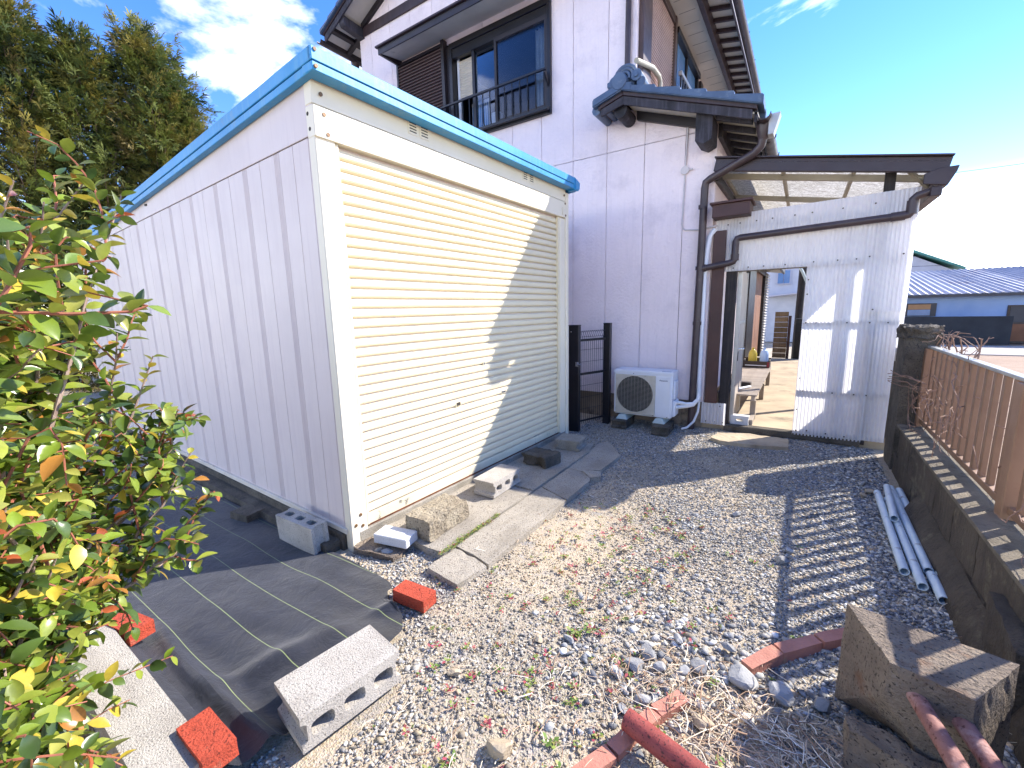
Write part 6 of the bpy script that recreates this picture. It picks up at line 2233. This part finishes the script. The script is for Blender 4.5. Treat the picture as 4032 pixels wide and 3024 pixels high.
    geos = [leaf_geo(b, f, w) for b, f, w in ((0.18, 0.10, 0.27), (0.32, 0.05, 0.30), (0.06, 0.16, 0.26), (0.45, 0.12, 0.29))]

    def leaf_matrix(p, d, s, roll):
        z = up - d * np.dot(up, d)
        if np.linalg.norm(z) < 0.2:
            z = np.array([1.0, 0, 0]) - d * d[0]
        z /= np.linalg.norm(z)
        x = np.cross(d, z)
        c, sn = math.cos(roll), math.sin(roll)
        x2, z2 = x * c + z * sn, z * c - x * sn
        return np.stack([x2 * s, d * s, z2 * s], 1)
    recs = []
    for (p, d, s, tone) in leaves:
        A3 = leaf_matrix(p, d, s, rng.normal(0, 0.5))
        v = p - campos
        cpos = _M @ v
        if cpos[2] < 0.25:
            size = -1 if cpos[2] < 0.05 else 0.0
        else:
            px, py = cpos[0] / cpos[2], cpos[1] / cpos[2]
            size = s / cpos[2] if abs(px) < 1.22 and abs(py) < 0.92 else 0.0
        if np.linalg.norm(v) < 0.42:
            continue
        recs.append((size, p, A3, tone, int(rng.integers(len(geos)))))
    recs.sort(key=lambda q: -q[0])
    cache = {}
    for size, p, A3, tone, gi in recs[:300]:
        key = (tone, gi)
        if key not in cache:
            V, F = geos[gi]
            cache[key] = mesh_np('leaf', V, [F], 'leaf_glossy', np.tile(lin(LEAF_TONES[tone]), (len(V), 1)), True)
        M = Matrix.Identity(4)
        for i in range(3):
            for j in range(3):
                M[i][j] = A3[i][j]
            M[i][3] = p[i]
        inst(cache[key], 'leaf', T, M)
    V, F, C_ = [], [], []
    off = 0
    for size, p, A3, tone, gi in recs[300:]:
        v, f = geos[gi]
        V.append(v @ A3.T + p)
        F.append(f + off)
        off += len(v)
        C_.append(np.tile(lin(LEAF_TONES[tone]) * rng.uniform(0.8, 1.2), (len(v), 1)))
    me = mesh_np('foliage', np.concatenate(V), [np.concatenate(F)], 'leaf_glossy', np.concatenate(C_), True)
    part(me, 'foliage', None, T, kind='stuff')
    print('bush leaves', len(recs))


build_bush()


# ------------------------------------------------------------------ conifers behind the shed
def build_conifer(loc, h, rad0, seed, label):
    rng = np.random.default_rng(seed)
    T = thing('conifer', label, 'tree', loc, 0, 'cypress trees behind the shed', local=True)
    part(MB().tube([(0, 0, -0.05), (0.03, 0.02, h * 0.3), (0, 0.05, h * 0.6), (0, 0, h * 0.97)], 0.1, 8, radii=[0.16, 0.12, 0.07, 0.015]), 'trunk', 'bark', T, smooth=True)
    br = MB()
    tones = np.array([lin(q) for q in ('#616a2c', '#757434', '#4e5c28', '#3e4c26', '#847a38', '#2f3c22', '#75693c')])
    P, D, L, C_ = [], [], [], []
    nb = int(190 * h / 7)
    for k in range(nb):
        t = (k + rng.uniform()) / nb
        z = h * (0.06 + 0.93 * t)
        rad_here = rad0 * min(1.0, (1.03 - t) * 2.3) ** 0.7
        a = k * 2.39996 + rng.normal(0, 0.3)
        Lb = rad_here * rng.uniform(0.7, 1.15)
        tilt = 0.30 + 0.8 * t + rng.normal(0, 0.15)
        d = np.array([math.cos(a), math.sin(a), tilt])
        d /= np.linalg.norm(d)
        p0 = np.array([0, 0, z - Lb * 0.35])
        br.tube([p0 + d * Lb * s + np.array([0, 0, 0.10 * Lb * s * s]) for s in np.linspace(0, 1, 4)], 0.01, 4, False, radii=[0.02, 0.015, 0.009, 0.004])
        m = 60
        s = rng.uniform(0.12, 1.04, m) ** 0.62
        # shoots gather in plumes along the branch
        c = rng.normal(0, 0.10, (7, 3)) * (0.7 + rad0)
        ci = rng.integers(0, 7, m)
        pp = p0 + d * (Lb * s)[:, None] + np.stack([0 * s, 0 * s, 0.10 * Lb * s * s], 1) + c[ci] + rng.normal(0, 0.05, (m, 3))
        dd = d * 0.7 + c[ci] * 3.0 + rng.normal(0, 0.35, (m, 3)) + np.array([0, 0, 0.25])
        base = tones[rng.choice(7, p=[.2, .2, .18, .12, .14, .06, .10])]
        P.append(pp)
        D.append(dd)
        L.append(rng.uniform(0.13, 0.26, m))
        C_.append(np.tile(base, (m, 1)) * rng.uniform(0.7, 1.25, (m, 1)))
    m = 40
    P.append(np.stack([rng.normal(0, 0.06, m), rng.normal(0, 0.06, m), h * rng.uniform(0.90, 1.0, m)], 1))
    D.append(np.stack([rng.normal(0, 0.4, m), rng.normal(0, 0.4, m), np.ones(m)], 1))
    L.append(rng.uniform(0.15, 0.3, m))
    C_.append(np.tile(tones[0], (m, 1)))
    P, D, L, C_ = np.concatenate(P), np.concatenate(D), np.concatenate(L), np.concatenate(C_)
    n = len(P)
    D /= np.linalg.norm(D, axis=1, keepdims=True)
    S = np.cross(D, np.array([0, 0, 1.0])) + 1e-6
    S /= np.linalg.norm(S, axis=1, keepdims=True)
    N = np.cross(S, D)
    tw = rng.uniform(-1.3, 1.3, (n, 1))
    S = S * np.cos(tw) + N * np.sin(tw)
    N = np.cross(S, D)
    V, T_ = [], []
    for a0 in (-1.1, -0.75, -0.4, -0.1, 0.25, 0.6, 1.0):
        a = a0 + rng.normal(0, 0.12, (n, 1))
        l = L[:, None] * rng.uniform(0.6, 1.05, (n, 1)) * (1 - 0.35 * abs(a0))
        fd = D * np.cos(a) + S * np.sin(a)
        q = P + D * (L[:, None] * rng.uniform(0.0, 0.7, (n, 1)))
        w = np.cross(fd, N) * l * 0.075
        tip = q + fd * l - np.array([0, 0, 0.2]) * l
        mid = q + fd * l * 0.5
        V.append(np.stack([q, mid - w, tip, mid + w], 1))
        cc = C_ * rng.uniform(0.8, 1.2, (n, 1))
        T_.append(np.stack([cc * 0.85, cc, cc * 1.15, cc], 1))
    V = np.concatenate(V).reshape(-1, 3)
    T_ = np.concatenate(T_).reshape(-1, 3)
    F = np.arange(len(V)).reshape(-1, 4)
    part(br, 'limbs', 'bark', T)
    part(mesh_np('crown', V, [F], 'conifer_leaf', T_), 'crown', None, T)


for loc, h, r0, sd, lab in (((-14.3, 0.9, 0), 8.0, 1.45, 1, 'leftmost dark cypress tree cut by the left edge'),
                            ((-13.9, 2.35, 0), 7.75, 1.35, 2, 'tall brownish cypress tree second from the left edge'),
                            ((-13.6, 3.45, 0), 7.35, 1.25, 3, 'lower broad cypress tree in the middle of the row'),
                            ((-13.3, 4.45, 0), 7.95, 1.15, 4, 'tallest pointed cypress tree second from the shed roof'),
                            ((-13.2, 5.0, 0), 7.1, 0.95, 5, 'rightmost cypress tree closest to the shed roof')):
    build_conifer(loc, h, r0, sd, lab)
